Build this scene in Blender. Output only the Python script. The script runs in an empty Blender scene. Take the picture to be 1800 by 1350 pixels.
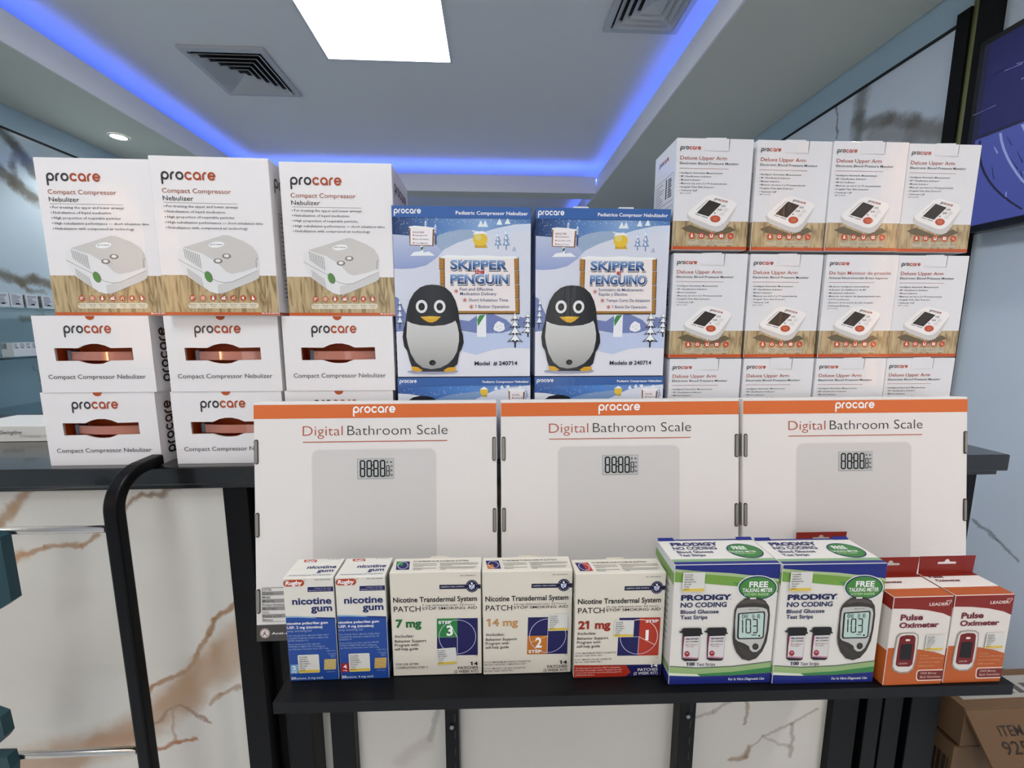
import bpy, bmesh, math, random
import numpy as np
from mathutils import Vector, Matrix
from mathutils.geometry import tessellate_polygon
random.seed(7)
S = bpy.context.scene
C = S.collection
# ------------------------------------------------------------------ camera
FPX, PITCH, YAW = 720.0, math.radians(7.7), math.radians(2.7)
EYE = np.array([0, 0, 1.40])
cf = np.array([math.sin(YAW)*math.cos(PITCH), math.cos(YAW)*math.cos(PITCH), -math.sin(PITCH)])
cr = np.array([math.cos(YAW), -math.sin(YAW), 0]); cu = np.cross(cr, cf)
cd = bpy.data.cameras.new('camera'); cam = bpy.data.objects.new('camera', cd); C.objects.link(cam)
cd.sensor_width = 36; cd.lens = FPX/1800*36; cd.clip_start = 0.02
cam.location = EYE; cam.rotation_euler = (math.pi/2-PITCH, 0, -YAW)
S.camera = cam
# ------------------------------------------------------------------ view and light
S.view_settings.view_transform = 'Standard'; S.view_settings.look = 'None'
S.view_settings.gamma = 1; S.view_settings.use_curve_mapping = False
S.view_settings.exposure = 0.0
W = bpy.data.worlds.new('daylight'); S.world = W; W.use_nodes = True
W.node_tree.nodes['Background'].inputs[0].default_value = (1.0, .97, .93, 1)
W.node_tree.nodes['Background'].inputs[1].default_value = 2.0
PANEL_E, SPOT_E, LED_E = 15.0, 30.0, 10.5
def spot(x, y, e=SPOT_E, col=(1, .985, .97)):
    l = bpy.data.lights.new('downlight_lamp', 'SPOT'); l.energy = e; l.color = col
    l.spot_size = math.radians(125); l.spot_blend = .6; l.shadow_soft_size = .045
    o = bpy.data.objects.new('downlight_lamp', l); C.objects.link(o); o.location = (x, y, 2.505); return o

def at(x, y, X=None, Y=None, Z=None):      # pixel of the photo + one known coordinate -> point in the room
    r = cf + cr*(x-900)/FPX + cu*(675-y)/FPX
    t = (X-EYE[0])/r[0] if X is not None else (Y-EYE[1])/r[1] if Y is not None else (Z-EYE[2])/r[2]
    return EYE + r*t

# ------------------------------------------------------------------ materials
def lin(h):
    h = h.lstrip('#'); o = []
    for i in (0, 2, 4):
        c = int(h[i:i+2], 16)/255; o.append(c/12.92 if c <= .04045 else ((c+.055)/1.055)**2.4)
    return o
MC = {}
def nmat(name):
    m = bpy.data.materials.new(name); m.use_nodes = True
    return m, m.node_tree.nodes, m.node_tree.links, m.node_tree.nodes['Principled BSDF']
def plain(name, hexc, rough=.5, metal=0, coat=0, k=1.0, spec=.5, bump=0, bscale=200):
    if name in MC: return MC[name]
    m, N, L, b = nmat(name)
    c = [min(.95, v*k) for v in lin(hexc)]
    b.inputs['Base Color'].default_value = (*c, 1); b.inputs['Roughness'].default_value = rough
    b.inputs['Metallic'].default_value = metal; b.inputs['Coat Weight'].default_value = coat
    b.inputs['Specular IOR Level'].default_value = spec
    if bump:
        n = N.new('ShaderNodeTexNoise'); n.inputs['Scale'].default_value = bscale
        bp = N.new('ShaderNodeBump'); bp.inputs['Strength'].default_value = bump; bp.inputs['Distance'].default_value = .001
        tc = N.new('ShaderNodeTexCoord'); L.new(tc.outputs['Object'], n.inputs['Vector'])
        L.new(n.outputs['Fac'], bp.inputs['Height']); L.new(bp.outputs['Normal'], b.inputs['Normal'])
    MC[name] = m; return m
def ink(hexc, kind='g'):
    """printed or bare carton: g = glossy laminated corrugated, s = satin small carton, m = matte board"""
    key = 'ink_%s_%s' % (kind, hexc)
    if key in MC: return MC[key]
    m, N, L, b = nmat(key)
    L0 = lin(hexc); k0 = 1.08 if min(L0) > .45 else .82
    c = [min(.9, v*k0) for v in L0]
    b.inputs['Base Color'].default_value = (*c, 1)
    ro, co, cr_, st = {'g': (.45, .5, .06, .16), 's': (.45, .12, .22, .12), 'm': (.6, 0, .3, .06)}[kind]
    b.inputs['Specular IOR Level'].default_value = .25; b.inputs['Roughness'].default_value = ro; b.inputs['Coat Weight'].default_value = co; b.inputs['Coat Roughness'].default_value = cr_
    tc = N.new('ShaderNodeTexCoord'); mp = N.new('ShaderNodeMapping'); L.new(tc.outputs['Object'], mp.inputs['Vector'])
    mp.inputs['Scale'].default_value = (150, 150, 5) if kind == 'g' else (60, 60, 30)
    n = N.new('ShaderNodeTexNoise'); n.inputs['Scale'].default_value = 1; n.inputs['Detail'].default_value = 3
    L.new(mp.outputs['Vector'], n.inputs['Vector'])
    bp = N.new('ShaderNodeBump'); bp.inputs['Strength'].default_value = st; bp.inputs['Distance'].default_value = .0012
    L.new(n.outputs['Fac'], bp.inputs['Height']); L.new(bp.outputs['Normal'], b.inputs['Normal']); L.new(bp.outputs['Normal'], b.inputs['Coat Normal'])
    MC[key] = m; return m
def wood_print():
    if 'wood_print' in MC: return MC['wood_print']
    m, N, L, b = nmat('wood_print')
    tc = N.new('ShaderNodeTexCoord'); mp = N.new('ShaderNodeMapping'); L.new(tc.outputs['Object'], mp.inputs['Vector'])
    mp.inputs['Scale'].default_value = (90, 90, 14)
    n = N.new('ShaderNodeTexNoise'); n.inputs['Scale'].default_value = 1.2; n.inputs['Detail'].default_value = 4; n.inputs['Distortion'].default_value = 1.6
    L.new(mp.outputs['Vector'], n.inputs['Vector'])
    r = N.new('ShaderNodeValToRGB'); L.new(n.outputs['Fac'], r.inputs['Fac'])
    r.color_ramp.elements[0].position = .36; r.color_ramp.elements[0].color = (*lin('826a42'), 1)
    r.color_ramp.elements[1].position = .58; r.color_ramp.elements[1].color = (*lin('bda77c'), 1)
    L.new(r.outputs['Color'], b.inputs['Base Color']); b.inputs['Roughness'].default_value = .42
    b.inputs['Coat Weight'].default_value = .7; b.inputs['Coat Roughness'].default_value = .13
    MC['wood_print'] = m; return m
def gradient_ink(name, stops, axis, lo, hi, kind='g'):
    """ink whose printed colour runs along one local axis of the carton"""
    m = ink('#808080', kind).copy(); m.name = name; N = m.node_tree.nodes; L = m.node_tree.links
    tc = N.new('ShaderNodeTexCoord'); sp = N.new('ShaderNodeSeparateXYZ'); L.new(tc.outputs['Object'], sp.inputs[0])
    mr = N.new('ShaderNodeMapRange'); L.new(sp.outputs[axis], mr.inputs[0]); mr.inputs[1].default_value = lo; mr.inputs[2].default_value = hi
    r = N.new('ShaderNodeValToRGB'); L.new(mr.outputs[0], r.inputs['Fac'])
    e = r.color_ramp.elements; e[0].position = stops[0][0]; e[0].color = (*lin(stops[0][1]), 1)
    e[1].position = stops[-1][0]; e[1].color = (*lin(stops[-1][1]), 1)
    for p, c in stops[1:-1]: q = e.new(p); q.color = (*lin(c), 1)
    L.new(r.outputs['Color'], N['Principled BSDF'].inputs['Base Color']); return m
def emis(name, hexc, e, k=1):
    m, N, L, b = nmat(name); b.inputs['Base Color'].default_value = (*lin(hexc), 1)
    b.inputs['Emission Color'].default_value = (*lin(hexc), 1); b.inputs['Emission Strength'].default_value = e; return m
def marble(name, base, axes, veins, warp=.02, rough=.12, cloud=.06):
    """veins: (p, q, half width, colour, strength) in the two object axes given"""
    m, N, L, b = nmat(name); b.inputs['Roughness'].default_value = rough
    tc = N.new('ShaderNodeTexCoord'); sp = N.new('ShaderNodeSeparateXYZ'); L.new(tc.outputs['Object'], sp.inputs[0])
    cb = N.new('ShaderNodeCombineXYZ'); L.new(sp.outputs[axes[0]], cb.inputs[0]); L.new(sp.outputs[axes[1]], cb.inputs[1])
    n = N.new('ShaderNodeTexNoise'); n.inputs['Scale'].default_value = 17; n.inputs['Detail'].default_value = 10; n.inputs['Roughness'].default_value = .62; L.new(tc.outputs['Object'], n.inputs['Vector'])
    s1 = N.new('ShaderNodeVectorMath'); s1.operation = 'SUBTRACT'; L.new(n.outputs['Color'], s1.inputs[0]); s1.inputs[1].default_value = (.5, .5, .5)
    s2 = N.new('ShaderNodeVectorMath'); s2.operation = 'MULTIPLY_ADD'; L.new(s1.outputs[0], s2.inputs[0]); s2.inputs[1].default_value = (warp*2, warp*2, 0); L.new(cb.outputs[0], s2.inputs[2])
    big = N.new('ShaderNodeTexNoise'); big.inputs['Scale'].default_value = 2.2; big.inputs['Detail'].default_value = 3; L.new(tc.outputs['Object'], big.inputs['Vector'])
    mx0 = N.new('ShaderNodeMix'); mx0.data_type = 'RGBA'; L.new(big.outputs['Fac'], mx0.inputs[0])
    bc = lin(base); mx0.inputs[6].default_value = (*[v*(1-cloud*2) for v in bc], 1); mx0.inputs[7].default_value = (*[min(.9, v*(1+cloud)) for v in bc], 1)
    last = mx0.outputs[2]
    for p, q, wd, col, st in veins:
        D = (q[0]-p[0], q[1]-p[1], 0); dd = D[0]**2+D[1]**2 or 1e-6
        a = N.new('ShaderNodeVectorMath'); a.operation = 'SUBTRACT'; L.new(s2.outputs[0], a.inputs[0]); a.inputs[1].default_value = (p[0], p[1], 0)
        d = N.new('ShaderNodeVectorMath'); d.operation = 'DOT_PRODUCT'; L.new(a.outputs[0], d.inputs[0]); d.inputs[1].default_value = (D[0]/dd, D[1]/dd, 0)
        c = N.new('ShaderNodeClamp'); L.new(d.outputs['Value'], c.inputs[0])
        e = N.new('ShaderNodeVectorMath'); e.operation = 'SCALE'; e.inputs[0].default_value = D; L.new(c.outputs[0], e.inputs['Scale'])
        f = N.new('ShaderNodeVectorMath'); f.operation = 'DISTANCE'; L.new(a.outputs[0], f.inputs[0]); L.new(e.outputs[0], f.inputs[1])
        g = N.new('ShaderNodeMapRange'); g.interpolation_type = 'SMOOTHSTEP'; L.new(f.outputs['Value'], g.inputs[0])
        g.inputs[1].default_value = wd*.15; g.inputs[2].default_value = wd; g.inputs[3].default_value = st; g.inputs[4].default_value = 0
        mx = N.new('ShaderNodeMix'); mx.data_type = 'RGBA'; L.new(g.outputs[0], mx.inputs[0]); L.new(last, mx.inputs[6]); mx.inputs[7].default_value = (*lin(col), 1)
        last = mx.outputs[2]
    L.new(last, b.inputs['Base Color']); return m

# ------------------------------------------------------------------ mesh building
class MB:
    def __init__(s): s.v = []; s.f = []; s.m = []; s.mats = []; s.smooth = []
    def mi(s, mat):
        if mat not in s.mats: s.mats.append(mat)
        return s.mats.index(mat)
    def add(s, vs, fs, mat, smooth=False):
        o = len(s.v); s.v += [tuple(map(float, p)) for p in vs]; k = s.mi(mat)
        for f in fs: s.f.append([i+o for i in f]); s.m.append(k); s.smooth.append(smooth)
    def box(s, a, b, mat, bev=0, seg=1):
        bm = bmesh.new(); bmesh.ops.create_cube(bm, size=1)
        for v in bm.verts: v.co = Vector([a[i]+(v.co[i]+.5)*(b[i]-a[i]) for i in range(3)])
        if bev: bmesh.ops.bevel(bm, geom=list(bm.edges), offset=bev, segments=seg, affect='EDGES', profile=.5)
        bm.verts.index_update(); s.add([v.co for v in bm.verts], [[v.index for v in f.verts] for f in bm.faces], mat); bm.free()
    def prism(s, pts, vec, mat):
        """closed outline (3D points) pushed along vec"""
        n = len(pts); P = [Vector(p) for p in pts]; vec = Vector(vec)
        tri = tessellate_polygon([P])
        s.add(P+[p+vec for p in P], [list(t) for t in tri]+[[i+n for i in reversed(t)] for t in tri]+[[i, (i+1) % n, (i+1) % n+n, i+n] for i in range(n)], mat)
    def tube(s, path, prof, mat, up=Vector((1, 0, 0)), cap=True, smooth=True):
        P = [Vector(p) for p in path]; k = len(prof); vs = []; 
        for i, p in enumerate(P):
            t = (P[min(i+1, len(P)-1)]-P[max(i-1, 0)]).normalized(); a = (up-t*up.dot(t)).normalized(); b = t.cross(a)
            vs += [p+a*x+b*y for x, y in prof]
        fs = [[i*k+j, i*k+(j+1) % k, (i+1)*k+(j+1) % k, (i+1)*k+j] for i in range(len(P)-1) for j in range(k)]
        if cap: fs += [list(range(k))[::-1], [(len(P)-1)*k+j for j in range(k)]]
        s.add(vs, fs, mat, smooth)
    def mesh(s, name):
        me = bpy.data.meshes.new(name); me.from_pydata(s.v, [], s.f)
        for m in s.mats: me.materials.append(m)
        me.polygons.foreach_set('material_index', s.m); me.polygons.foreach_set('use_smooth', s.smooth); me.update(); return me
def circ(r, n=12): return [(r*math.cos(2*math.pi*i/n), r*math.sin(2*math.pi*i/n)) for i in range(n)]
def rrect(w, h, r, n=4):
    o = []
    for cx, cy, a0 in ((w/2-r, h/2-r, 0), (-w/2+r, h/2-r, 90), (-w/2+r, -h/2+r, 180), (w/2-r, -h/2+r, 270)):
        for i in range(n+1):
            a = math.radians(a0+90*i/n); o.append((cx+r*math.cos(a), cy+r*math.sin(a)))
    return o
def link(name, me, parent=None, loc=None, rot=None):
    o = bpy.data.objects.new(name, me); C.objects.link(o)
    if parent is not None: o.parent = parent
    if loc is not None: o.location = loc
    if rot is not None: o.rotation_euler = rot
    return o
def obj(name, mb, parent=None, loc=None, rot=None): return link(name, mb.mesh(name), parent, loc, rot)
def tag(o, label, cat, group=None):
    o['label'] = label; o['category'] = cat
    if group: o['group'] = group
    return o
def thing(name, label, cat, loc=(0, 0, 0), rz=0, group=None, rx=0):
    o = link(name, None, None, loc, (rx, 0, rz)); return tag(o, label, cat, group)
def struct(name, mb, loc=None):
    o = obj(name, mb, None, loc); o['kind'] = 'structure'; return o

# ------------------------------------------------------------------ printing on cartons
TX = {}
CAP = .729
def outline(s, bold, res):
    cv = bpy.data.curves.new('t', 'FONT'); cv.body = s; cv.size = 1; cv.resolution_u = res; cv.offset = bold; cv.fill_mode = 'FRONT'
    o = bpy.data.objects.new('t', cv); me = bpy.data.meshes.new_from_object(o)
    vs = [(v.co.x, v.co.y) for v in me.vertices]; fs = [list(p.vertices) for p in me.polygons]
    bpy.data.objects.remove(o); bpy.data.meshes.remove(me); bpy.data.curves.remove(cv); return vs, fs
def glyphs(s, bold, res):
    k = (s, bold, res)
    if k not in TX:
        vs, fs = outline(s, bold, res)
        for i, ch in enumerate(s):        # the typeface draws a bare stroke for one: give it its flag
            if ch == '1' and s != '1':
                xr = max(p[0] for p in outline(s[:i+1], bold, 1)[0]); st = .085+bold*2; n0 = len(vs)
                vs += [(xr-st*.5, CAP), (xr-st*.9, CAP), (xr-st-.17, CAP-.13), (xr-st-.17, CAP-.15-st*.7), (xr-st*.5, CAP-.02-st*.9)]; fs.append([n0, n0+1, n0+2, n0+3, n0+4])
        xs = [p[0] for p in vs] or [0, 1]; TX[k] = (vs, fs, min(xs), max(xs))
    return TX[k]
LAY = .00011
class Art:
    """flat print on one carton face, W x H metres. quad = the face's four corners (tl, tr, br, bl) in a measured view."""
    def __init__(s, Wd, Hd, quad=None, kind='g'):
        s.W, s.H, s.kind = Wd, Hd, kind; s.items = []
        if quad is None: quad = [(0, 0), (1000, 0), (1000, 1000*Hd/Wd), (0, 1000*Hd/Wd)]
        A = []; bb = []
        for (x, y), (u, v) in zip(quad, [(0, Hd), (Wd, Hd), (Wd, 0), (0, 0)]):
            A.append([x, y, 1, 0, 0, 0, -u*x, -u*y]); bb.append(u); A.append([0, 0, 0, x, y, 1, -v*x, -v*y]); bb.append(v)
        s.h = np.append(np.linalg.solve(np.array(A, float), np.array(bb, float)), 1).reshape(3, 3)
    def M(s, p):
        r = s.h@np.array([p[0], p[1], 1.0]); u, v = r[0]/r[2], r[1]/r[2]
        return (min(max(u, .0004), s.W-.0004), min(max(v, .0004), s.H-.0004))
    def mt(s, m): return ink(m, s.kind) if isinstance(m, str) else m
    def raw(s, pts, fs, m, lay): s.items.append((pts, fs, s.mt(m), lay))
    def poly(s, pts, m, lay=1, uv=False):
        q = pts if uv else [s.M(p) for p in pts]
        t = tessellate_polygon([[Vector((p[0], p[1], 0)) for p in q]]); s.raw(q, [list(x) for x in t], m, lay)
    def rect(s, x0, y0, x1, y1, m, lay=1): s.poly([(x0, y0), (x1, y0), (x1, y1), (x0, y1)], m, lay)
    def full(s, y0, y1, m, lay=1):
        """band over the whole width between two heights (fractions from the top)"""
        a, b = s.H*(1-y0), s.H*(1-y1); a = min(a, s.H-.0004); b = max(b, .0004)
        s.raw([(.0004, b), (s.W-.0004, b), (s.W-.0004, a), (.0004, a)], [[0, 1, 2, 3]], m, lay)
    def rr(s, x0, y0, x1, y1, r, m, lay=1):
        cx, cy = (x0+x1)/2, (y0+y1)/2; s.poly([(cx+a, cy+b) for a, b in rrect(x1-x0, y1-y0, r)], m, lay)
    def ell(s, cx, cy, rx, ry, m, lay=1, n=24, rot=0):
        c, d = math.cos(rot), math.sin(rot)
        s.poly([(cx+rx*a*c-ry*b*d, cy+rx*a*d+ry*b*c) for a, b in circ(1, n)], m, lay)
    def line(s, pts, w, m, lay=2, uv=False, round_=True):
        """polyline w wide (in measured pixels, or metres when uv)"""
        P = [Vector(p if uv else s.M(p)) for p in pts]
        if not uv: w = abs(s.M((pts[0][0], pts[0][1]+w))[1]-P[0][1]) or abs(s.M((pts[0][0], pts[0][1]-w))[1]-P[0][1])
        L, R = [], []
        for i, p in enumerate(P):
            t = (P[min(i+1, len(P)-1)]-P[max(i-1, 0)])
            if t.length < 1e-9: t = Vector((1, 0))
            t.normalize(); n = Vector((-t.y, t.x))*w/2; L.append(p+n); R.append(p-n)
        vs = L+R; k = len(P); fs = [[i, i+1, i+1+k, i+k] for i in range(k-1)]
        s.raw([tuple(v) for v in vs], fs, m, lay)
        if round_:
            for p in (P[0], P[-1]): s.raw([(p.x+a, p.y+b) for a, b in circ(w/2, 10)], [list(range(10))], m, lay)
    def text(s, t, x0, x1, y, cap, m, bold=0, lay=3, shear=0, y1=None, res=None):
        u0, v0 = s.M((x0, y)); u1, v1 = s.M((x1, y if y1 is None else y1)); vb = v0 if y1 is None else (v0+v1)/2
        hh = s.M((x0, y-cap))[1]-v0
        vs, fs, a, b = glyphs(t, bold, res or (1 if cap < 25 else 3))
        sx = (u1-u0)/max(b-a, 1e-4); sy = hh/CAP
        s.raw([(u0+(p[0]-a)*sx+shear*p[1]*sy, vb+p[1]*sy) for p in vs], fs, m, lay)
    def vtext(s, t, u, v0, v1, cap, m, bold=0, lay=3):
        """reads upward; metres"""
        vs, fs, a, b = glyphs(t, bold, 2); k = (v1-v0)/(b-a)
        s.raw([(u-p[1]*cap/CAP, v0+(p[0]-a)*k) for p in vs], fs, m, lay)
    def logo(s, x0, x1, y, xh, m1, m2, lay=3, tr=None, wt=.235):
        """rounded lower case word in two inks, drawn in strokes; tr maps (x, y) in letter units to metres"""
        if tr is None:
            u0, v0 = s.M((x0, y)); u1, _ = s.M((x1, y)); hh = s.M((x0, y-xh))[1]-v0
            tr = lambda x, yy: (u0+(u1-u0)*x/7.02, v0+hh*yy)
        r = .5-wt/2
        def arc(cx, a0, a1, n=18): return [(cx+r*math.cos(math.radians(a0+(a1-a0)*i/n)), .5+r*math.sin(math.radians(a0+(a1-a0)*i/n))) for i in range(n+1)]
        x = 0; e = wt/2
        def st(pts, mm):
            L, R = [], []
            for i, p in enumerate(pts):
                t = Vector(pts[min(i+1, len(pts)-1)])-Vector(pts[max(i-1, 0)]); t.normalize(); n = Vector((-t.y, t.x))*e
                L.append((p[0]+n.x, p[1]+n.y)); R.append((p[0]-n.x, p[1]-n.y))
            k = len(pts); s.raw([tr(*q) for q in L+R], [[i, i+1, i+1+k, i+k] for i in range(k-1)], mm, lay)
            for p in (pts[0], pts[-1]): s.raw([tr(p[0]+a, p[1]+b) for a, b in circ(e, 10)], [list(range(10))], mm, lay)
        for ch in 'procare':
            mm = m1 if x < 2.8 else m2
            if ch == 'p': st(arc(x+.5, 0, 360), mm); st([(x+e, .5), (x+e, -.42)], mm); x += 1.1
            elif ch == 'r': st([(x+e, e), (x+e, .5)]+[(x+e+.36*(1-math.cos(a)), .5+.38*math.sin(a)) for a in (.4, .8, 1.2, 1.5)], mm); x += .66
            elif ch == 'o': st(arc(x+.5, 0, 360), mm); x += 1.1
            elif ch == 'c': st(arc(x+.5, 48, 312), mm); x += 1.02
            elif ch == 'a': st(arc(x+.5, 0, 360), mm); st([(x+1-e, .5), (x+1-e, e)], mm); x += 1.12
            elif ch == 'e': st(arc(x+.5, 0, 315), mm); st([(x+e, .5), (x+1-e, .5)], mm); x += 1.0
    def seg7(s, x, y, w, h, dig, m, t=None, lay=4):
        """seven segment digit, top left x, y"""
        t = t or w*.2; g = t*.35
        on = {'0': 'abcdef', '1': 'bc', '2': 'abged', '3': 'abgcd', '4': 'fgbc', '7': 'abc', '8': 'abcdefg'}[dig]
        X0, X1, Y0, Y1, Ym = x+t/2, x+w-t/2, y+t/2, y+h-t/2, y+h/2
        sg = dict(a=((X0+g, Y0), (X1-g, Y0)), b=((X1, Y0+g), (X1, Ym-g)), c=((X1, Ym+g), (X1, Y1-g)), d=((X0+g, Y1), (X1-g, Y1)), e=((X0, Ym+g), (X0, Y1-g)), f=((X0, Y0+g), (X0, Ym-g)), g=((X0+g, Ym), (X1-g, Ym)))
        for k in on:
            (ax, ay), (bx, by) = sg[k]
            if ay == by: s.poly([(ax, ay-t/2), (bx, by-t/2), (bx+t/3, by), (bx, by+t/2), (ax, ay+t/2), (ax-t/3, ay)], m, lay)
            else: s.poly([(ax-t/2, ay), (ax, ay-t/3), (ax+t/2, ay), (bx+t/2, by), (bx, by+t/3), (bx-t/2, by)], m, lay)
    def put(s, mb, O, U, V, Nn, lift=0):
        O, U, V, Nn = map(Vector, (O, U, V, Nn))
        cnt = {}
        for pts, fs, m, lay in s.items:
            k = cnt[lay] = (cnt.get(lay, -1)+1) % 45
            off = Nn*(LAY*lay+lift+2e-6*k); mb.add([O+U*p[0]+V*p[1]+off for p in pts], fs, m)
def faces_put(mb, w, h, d, front=None, top=None, right=None, left=None):
    if front: front.put(mb, (-w/2, 0, 0), (1, 0, 0), (0, 0, 1), (0, -1, 0))
    if top: top.put(mb, (-w/2, 0, h), (1, 0, 0), (0, 1, 0), (0, 0, 1))
    if right: right.put(mb, (w/2, 0, 0), (0, 1, 0), (0, 0, 1), (1, 0, 0))
    if left: left.put(mb, (-w/2, d, 0), (0, -1, 0), (0, 0, 1), (-1, 0, 0))
def carton_mesh(name, w, h, d, body, bev=.0007, **arts):
    mb = MB(); mb.box((-w/2, 0, 0), (w/2, d, h), body, bev); faces_put(mb, w, h, d, **arts); return mb.mesh(name)
# ------------------------------------------------------------------ the room
XL, XR, YF, YB, ZC, ZS = -2.45, 1.56, 6.4, -3.4, 2.75, 2.52
PAINT = plain('wall_paint', '#bcd6e4', .6, bump=.05, bscale=90)
CEILP = plain('ceiling_paint', '#e8eaea', .7, bump=.04, bscale=60)
LIP = plain('cove_paint', '#eef0f4', .6)
BLK = plain('black_metal', '#0b0c0e', .4, spec=.15)
BLKM = plain('black_matte', '#0e0f12', .5)
def px_veins(lst, plane, ax):
    o = []
    for pts, w, col, st in lst:
        P = [at(x, y, **plane) for x, y in pts]
        for a, b in zip(P, P[1:]): o.append(((a[ax[0]], a[ax[1]]), (b[ax[0]], b[ax[1]]), w, col, st))
    return o
VR = px_veins([([(1519, 156), (1508, 210), (1506, 246)], .05, '6f6f6a', .75), ([(1516, 222), (1560, 212), (1603, 218), (1668, 235)], .045, '77736a', .8),
               ([(1530, 240), (1600, 245), (1660, 248)], .05, '8f8d88', .7), ([(1471, 188), (1471, 243)], .008, '51585c', .7),
               ([(1712, 915), (1755, 950), (1785, 985)], .010, '6f7780', .7), ([(1768, 452), (1800, 448)], .006, 'd8dde2', .6)], dict(X=XR), (1, 2))
VL = px_veins([([(0, 231), (27, 258), (58, 300)], .05, '5e6260', .85), ([(0, 302), (27, 322), (62, 350)], .055, '6a6658', .85),
               ([(30, 262), (20, 290), (35, 320)], .03, '70736e', .6), ([(0, 480), (36, 497), (60, 490), (85, 500)], .04, '77705f', .85), ([(36, 497), (50, 510), (75, 512)], .02, '807866', .6),
               ([(40, 560), (92, 562)], .03, '8b8674', .7), ([(60, 645), (75, 680)], .006, '6b7274', .6)], dict(X=XL), (1, 2))
WM_R = marble('wall_tile_right', '#d6e1ec', (1, 2), VR, .03, .12)
WM_L = marble('wall_tile_left', '#c9dce4', (1, 2), VL, .04, .12)
def wall(name, x, zt, tile):
    sx = 1 if x > 0 else -1
    m = MB(); m.box((x, YB, 0), (x+sx*.1, YF, zt), tile); m.box((x+sx*.004, YB, zt), (x+sx*.1, YF, ZC+.1), PAINT); return struct(name, m)
wall('wall_right', XR, 2.395, WM_R); wall('wall_left', XL, 2.395, WM_L)
for k, x, sx in ((1, XR, 1), (2, XL, -1)):
    m = MB(); m.box((x-sx*.004, YB, 2.395), (x+sx*.004, YF, 2.406), BLKM); struct('trim_%d' % k, m)
m = MB(); m.box((XL-.1, YF, 0), (XR+.1, YF+.1, ZC+.1), plain('far_wall_paint', '#cfdcec', .6)); struct('wall_far', m)
FM = marble('floor_tile', '#dfe2e4', (0, 1), [], .02, .25)
m = MB(); m.box((XL-.1, YB-.1, -.1), (XR+.1, YF+.1, 0), FM); struct('floor', m)
m = MB(); m.box((XL-.1, YB-.1, ZC), (XR+.1, YF+.1, ZC+.1), CEILP); struct('ceiling', m)
# back wall behind the photographer: two tall shopfront panes added to light the carton fronts
m = MB(); WP = plain('back_wall_paint', '#dcdddc', .6)
wins = [(-1.75, -.95), (.35, .95)]
xs = [XL-.1]+[v for w in wins for v in w]+[XR+.1]
for i in range(0, len(xs), 2): m.box((xs[i], YB-.1, 0), (xs[i+1], YB, ZC), WP)
for a, b in wins: m.box((a, YB-.1, 2.3), (b, YB, ZC), WP); m.box((a, YB-.1, 0), (b, YB, .25), WP)
struct('wall_back', m)
G, gN, gL, gb = nmat('window_glass'); gb.inputs['Transmission Weight'].default_value = 1; gb.inputs['Roughness'].default_value = 0; gb.inputs['IOR'].default_value = 1.05
for k, (a, b) in enumerate(wins):
    m = MB(); f = .04
    for q in ((a, .25, a+f, 2.3), (b-f, .25, b, 2.3), (a+f, .25, b-f, .29), (a+f, 2.26, b-f, 2.3)): m.box((q[0], YB-.08, q[1]), (q[2], YB-.03, q[3]), BLK)
    m.box((a+f, YB-.058, .29), (b-f, YB-.052, 2.26), G); struct('window_%d' % (k+1), m)
# dropped soffits with a cove and a blue strip on the ledge
SX0, SX1, SY1 = -1.92, .875, 3.57
SOFF = plain('soffit_paint', '#d3d6c9', .7, bump=.04, bscale=60)
def soffit(n, a, b, lip):
    m = MB(); m.box((a[0], a[1], ZS), (b[0], b[1], ZS+.03), SOFF)
    m.box(lip[0], lip[1], LIP); m.box(lip[2], lip[3], LIP); struct('trim_%d' % n, m)
soffit(3, (XL, YB), (SX0-.001, YF), [(SX0-.014, YB, ZS+.03), (SX0-.002, YF, 2.65), (SX0-.003, YB, ZS-.002), (SX0+.006, YF, ZS+.058)])
soffit(4, (SX1+.001, YB), (XR, YF), [(SX1+.002, YB, ZS+.03), (SX1+.014, YF, 2.65), (SX1-.006, YB, ZS-.002), (SX1+.003, YF, ZS+.058)])
soffit(5, (SX0+.008, SY1), (SX1-.008, SY1+.16), [(SX0+.008, SY1, ZS+.03), (SX1-.008, SY1+.012, 2.65), (SX0+.008, SY1-.006, ZS-.002), (SX1-.008, SY1+.002, ZS+.05)])
LED = emis('blue_led', '#5f7dff', LED_E)
def led(a, b, lab):
    o = MB(); o.box(a, b, LED); tag(obj('led_strip', o), lab, 'led strip', 'blue led strips in the ceiling cove')
led((SX0-.034, -1.5, 2.628), (SX0-.020, 6.2, 2.638), 'blue led strip hidden on the ledge of the left soffit')
led((SX1+.020, -1.5, 2.628), (SX1+.034, 6.2, 2.638), 'blue led strip hidden on the ledge of the right soffit')
led((SX0+.05, SY1+.126, 2.628), (SX1-.05, SY1+.138, 2.638), 'blue led strip hidden behind the far beam, facing the further ceiling')
led((SX0, SY1+.020, 2.628), (SX1, SY1+.034, 2.638), 'blue led strip hidden on the ledge of the far soffit')
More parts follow.
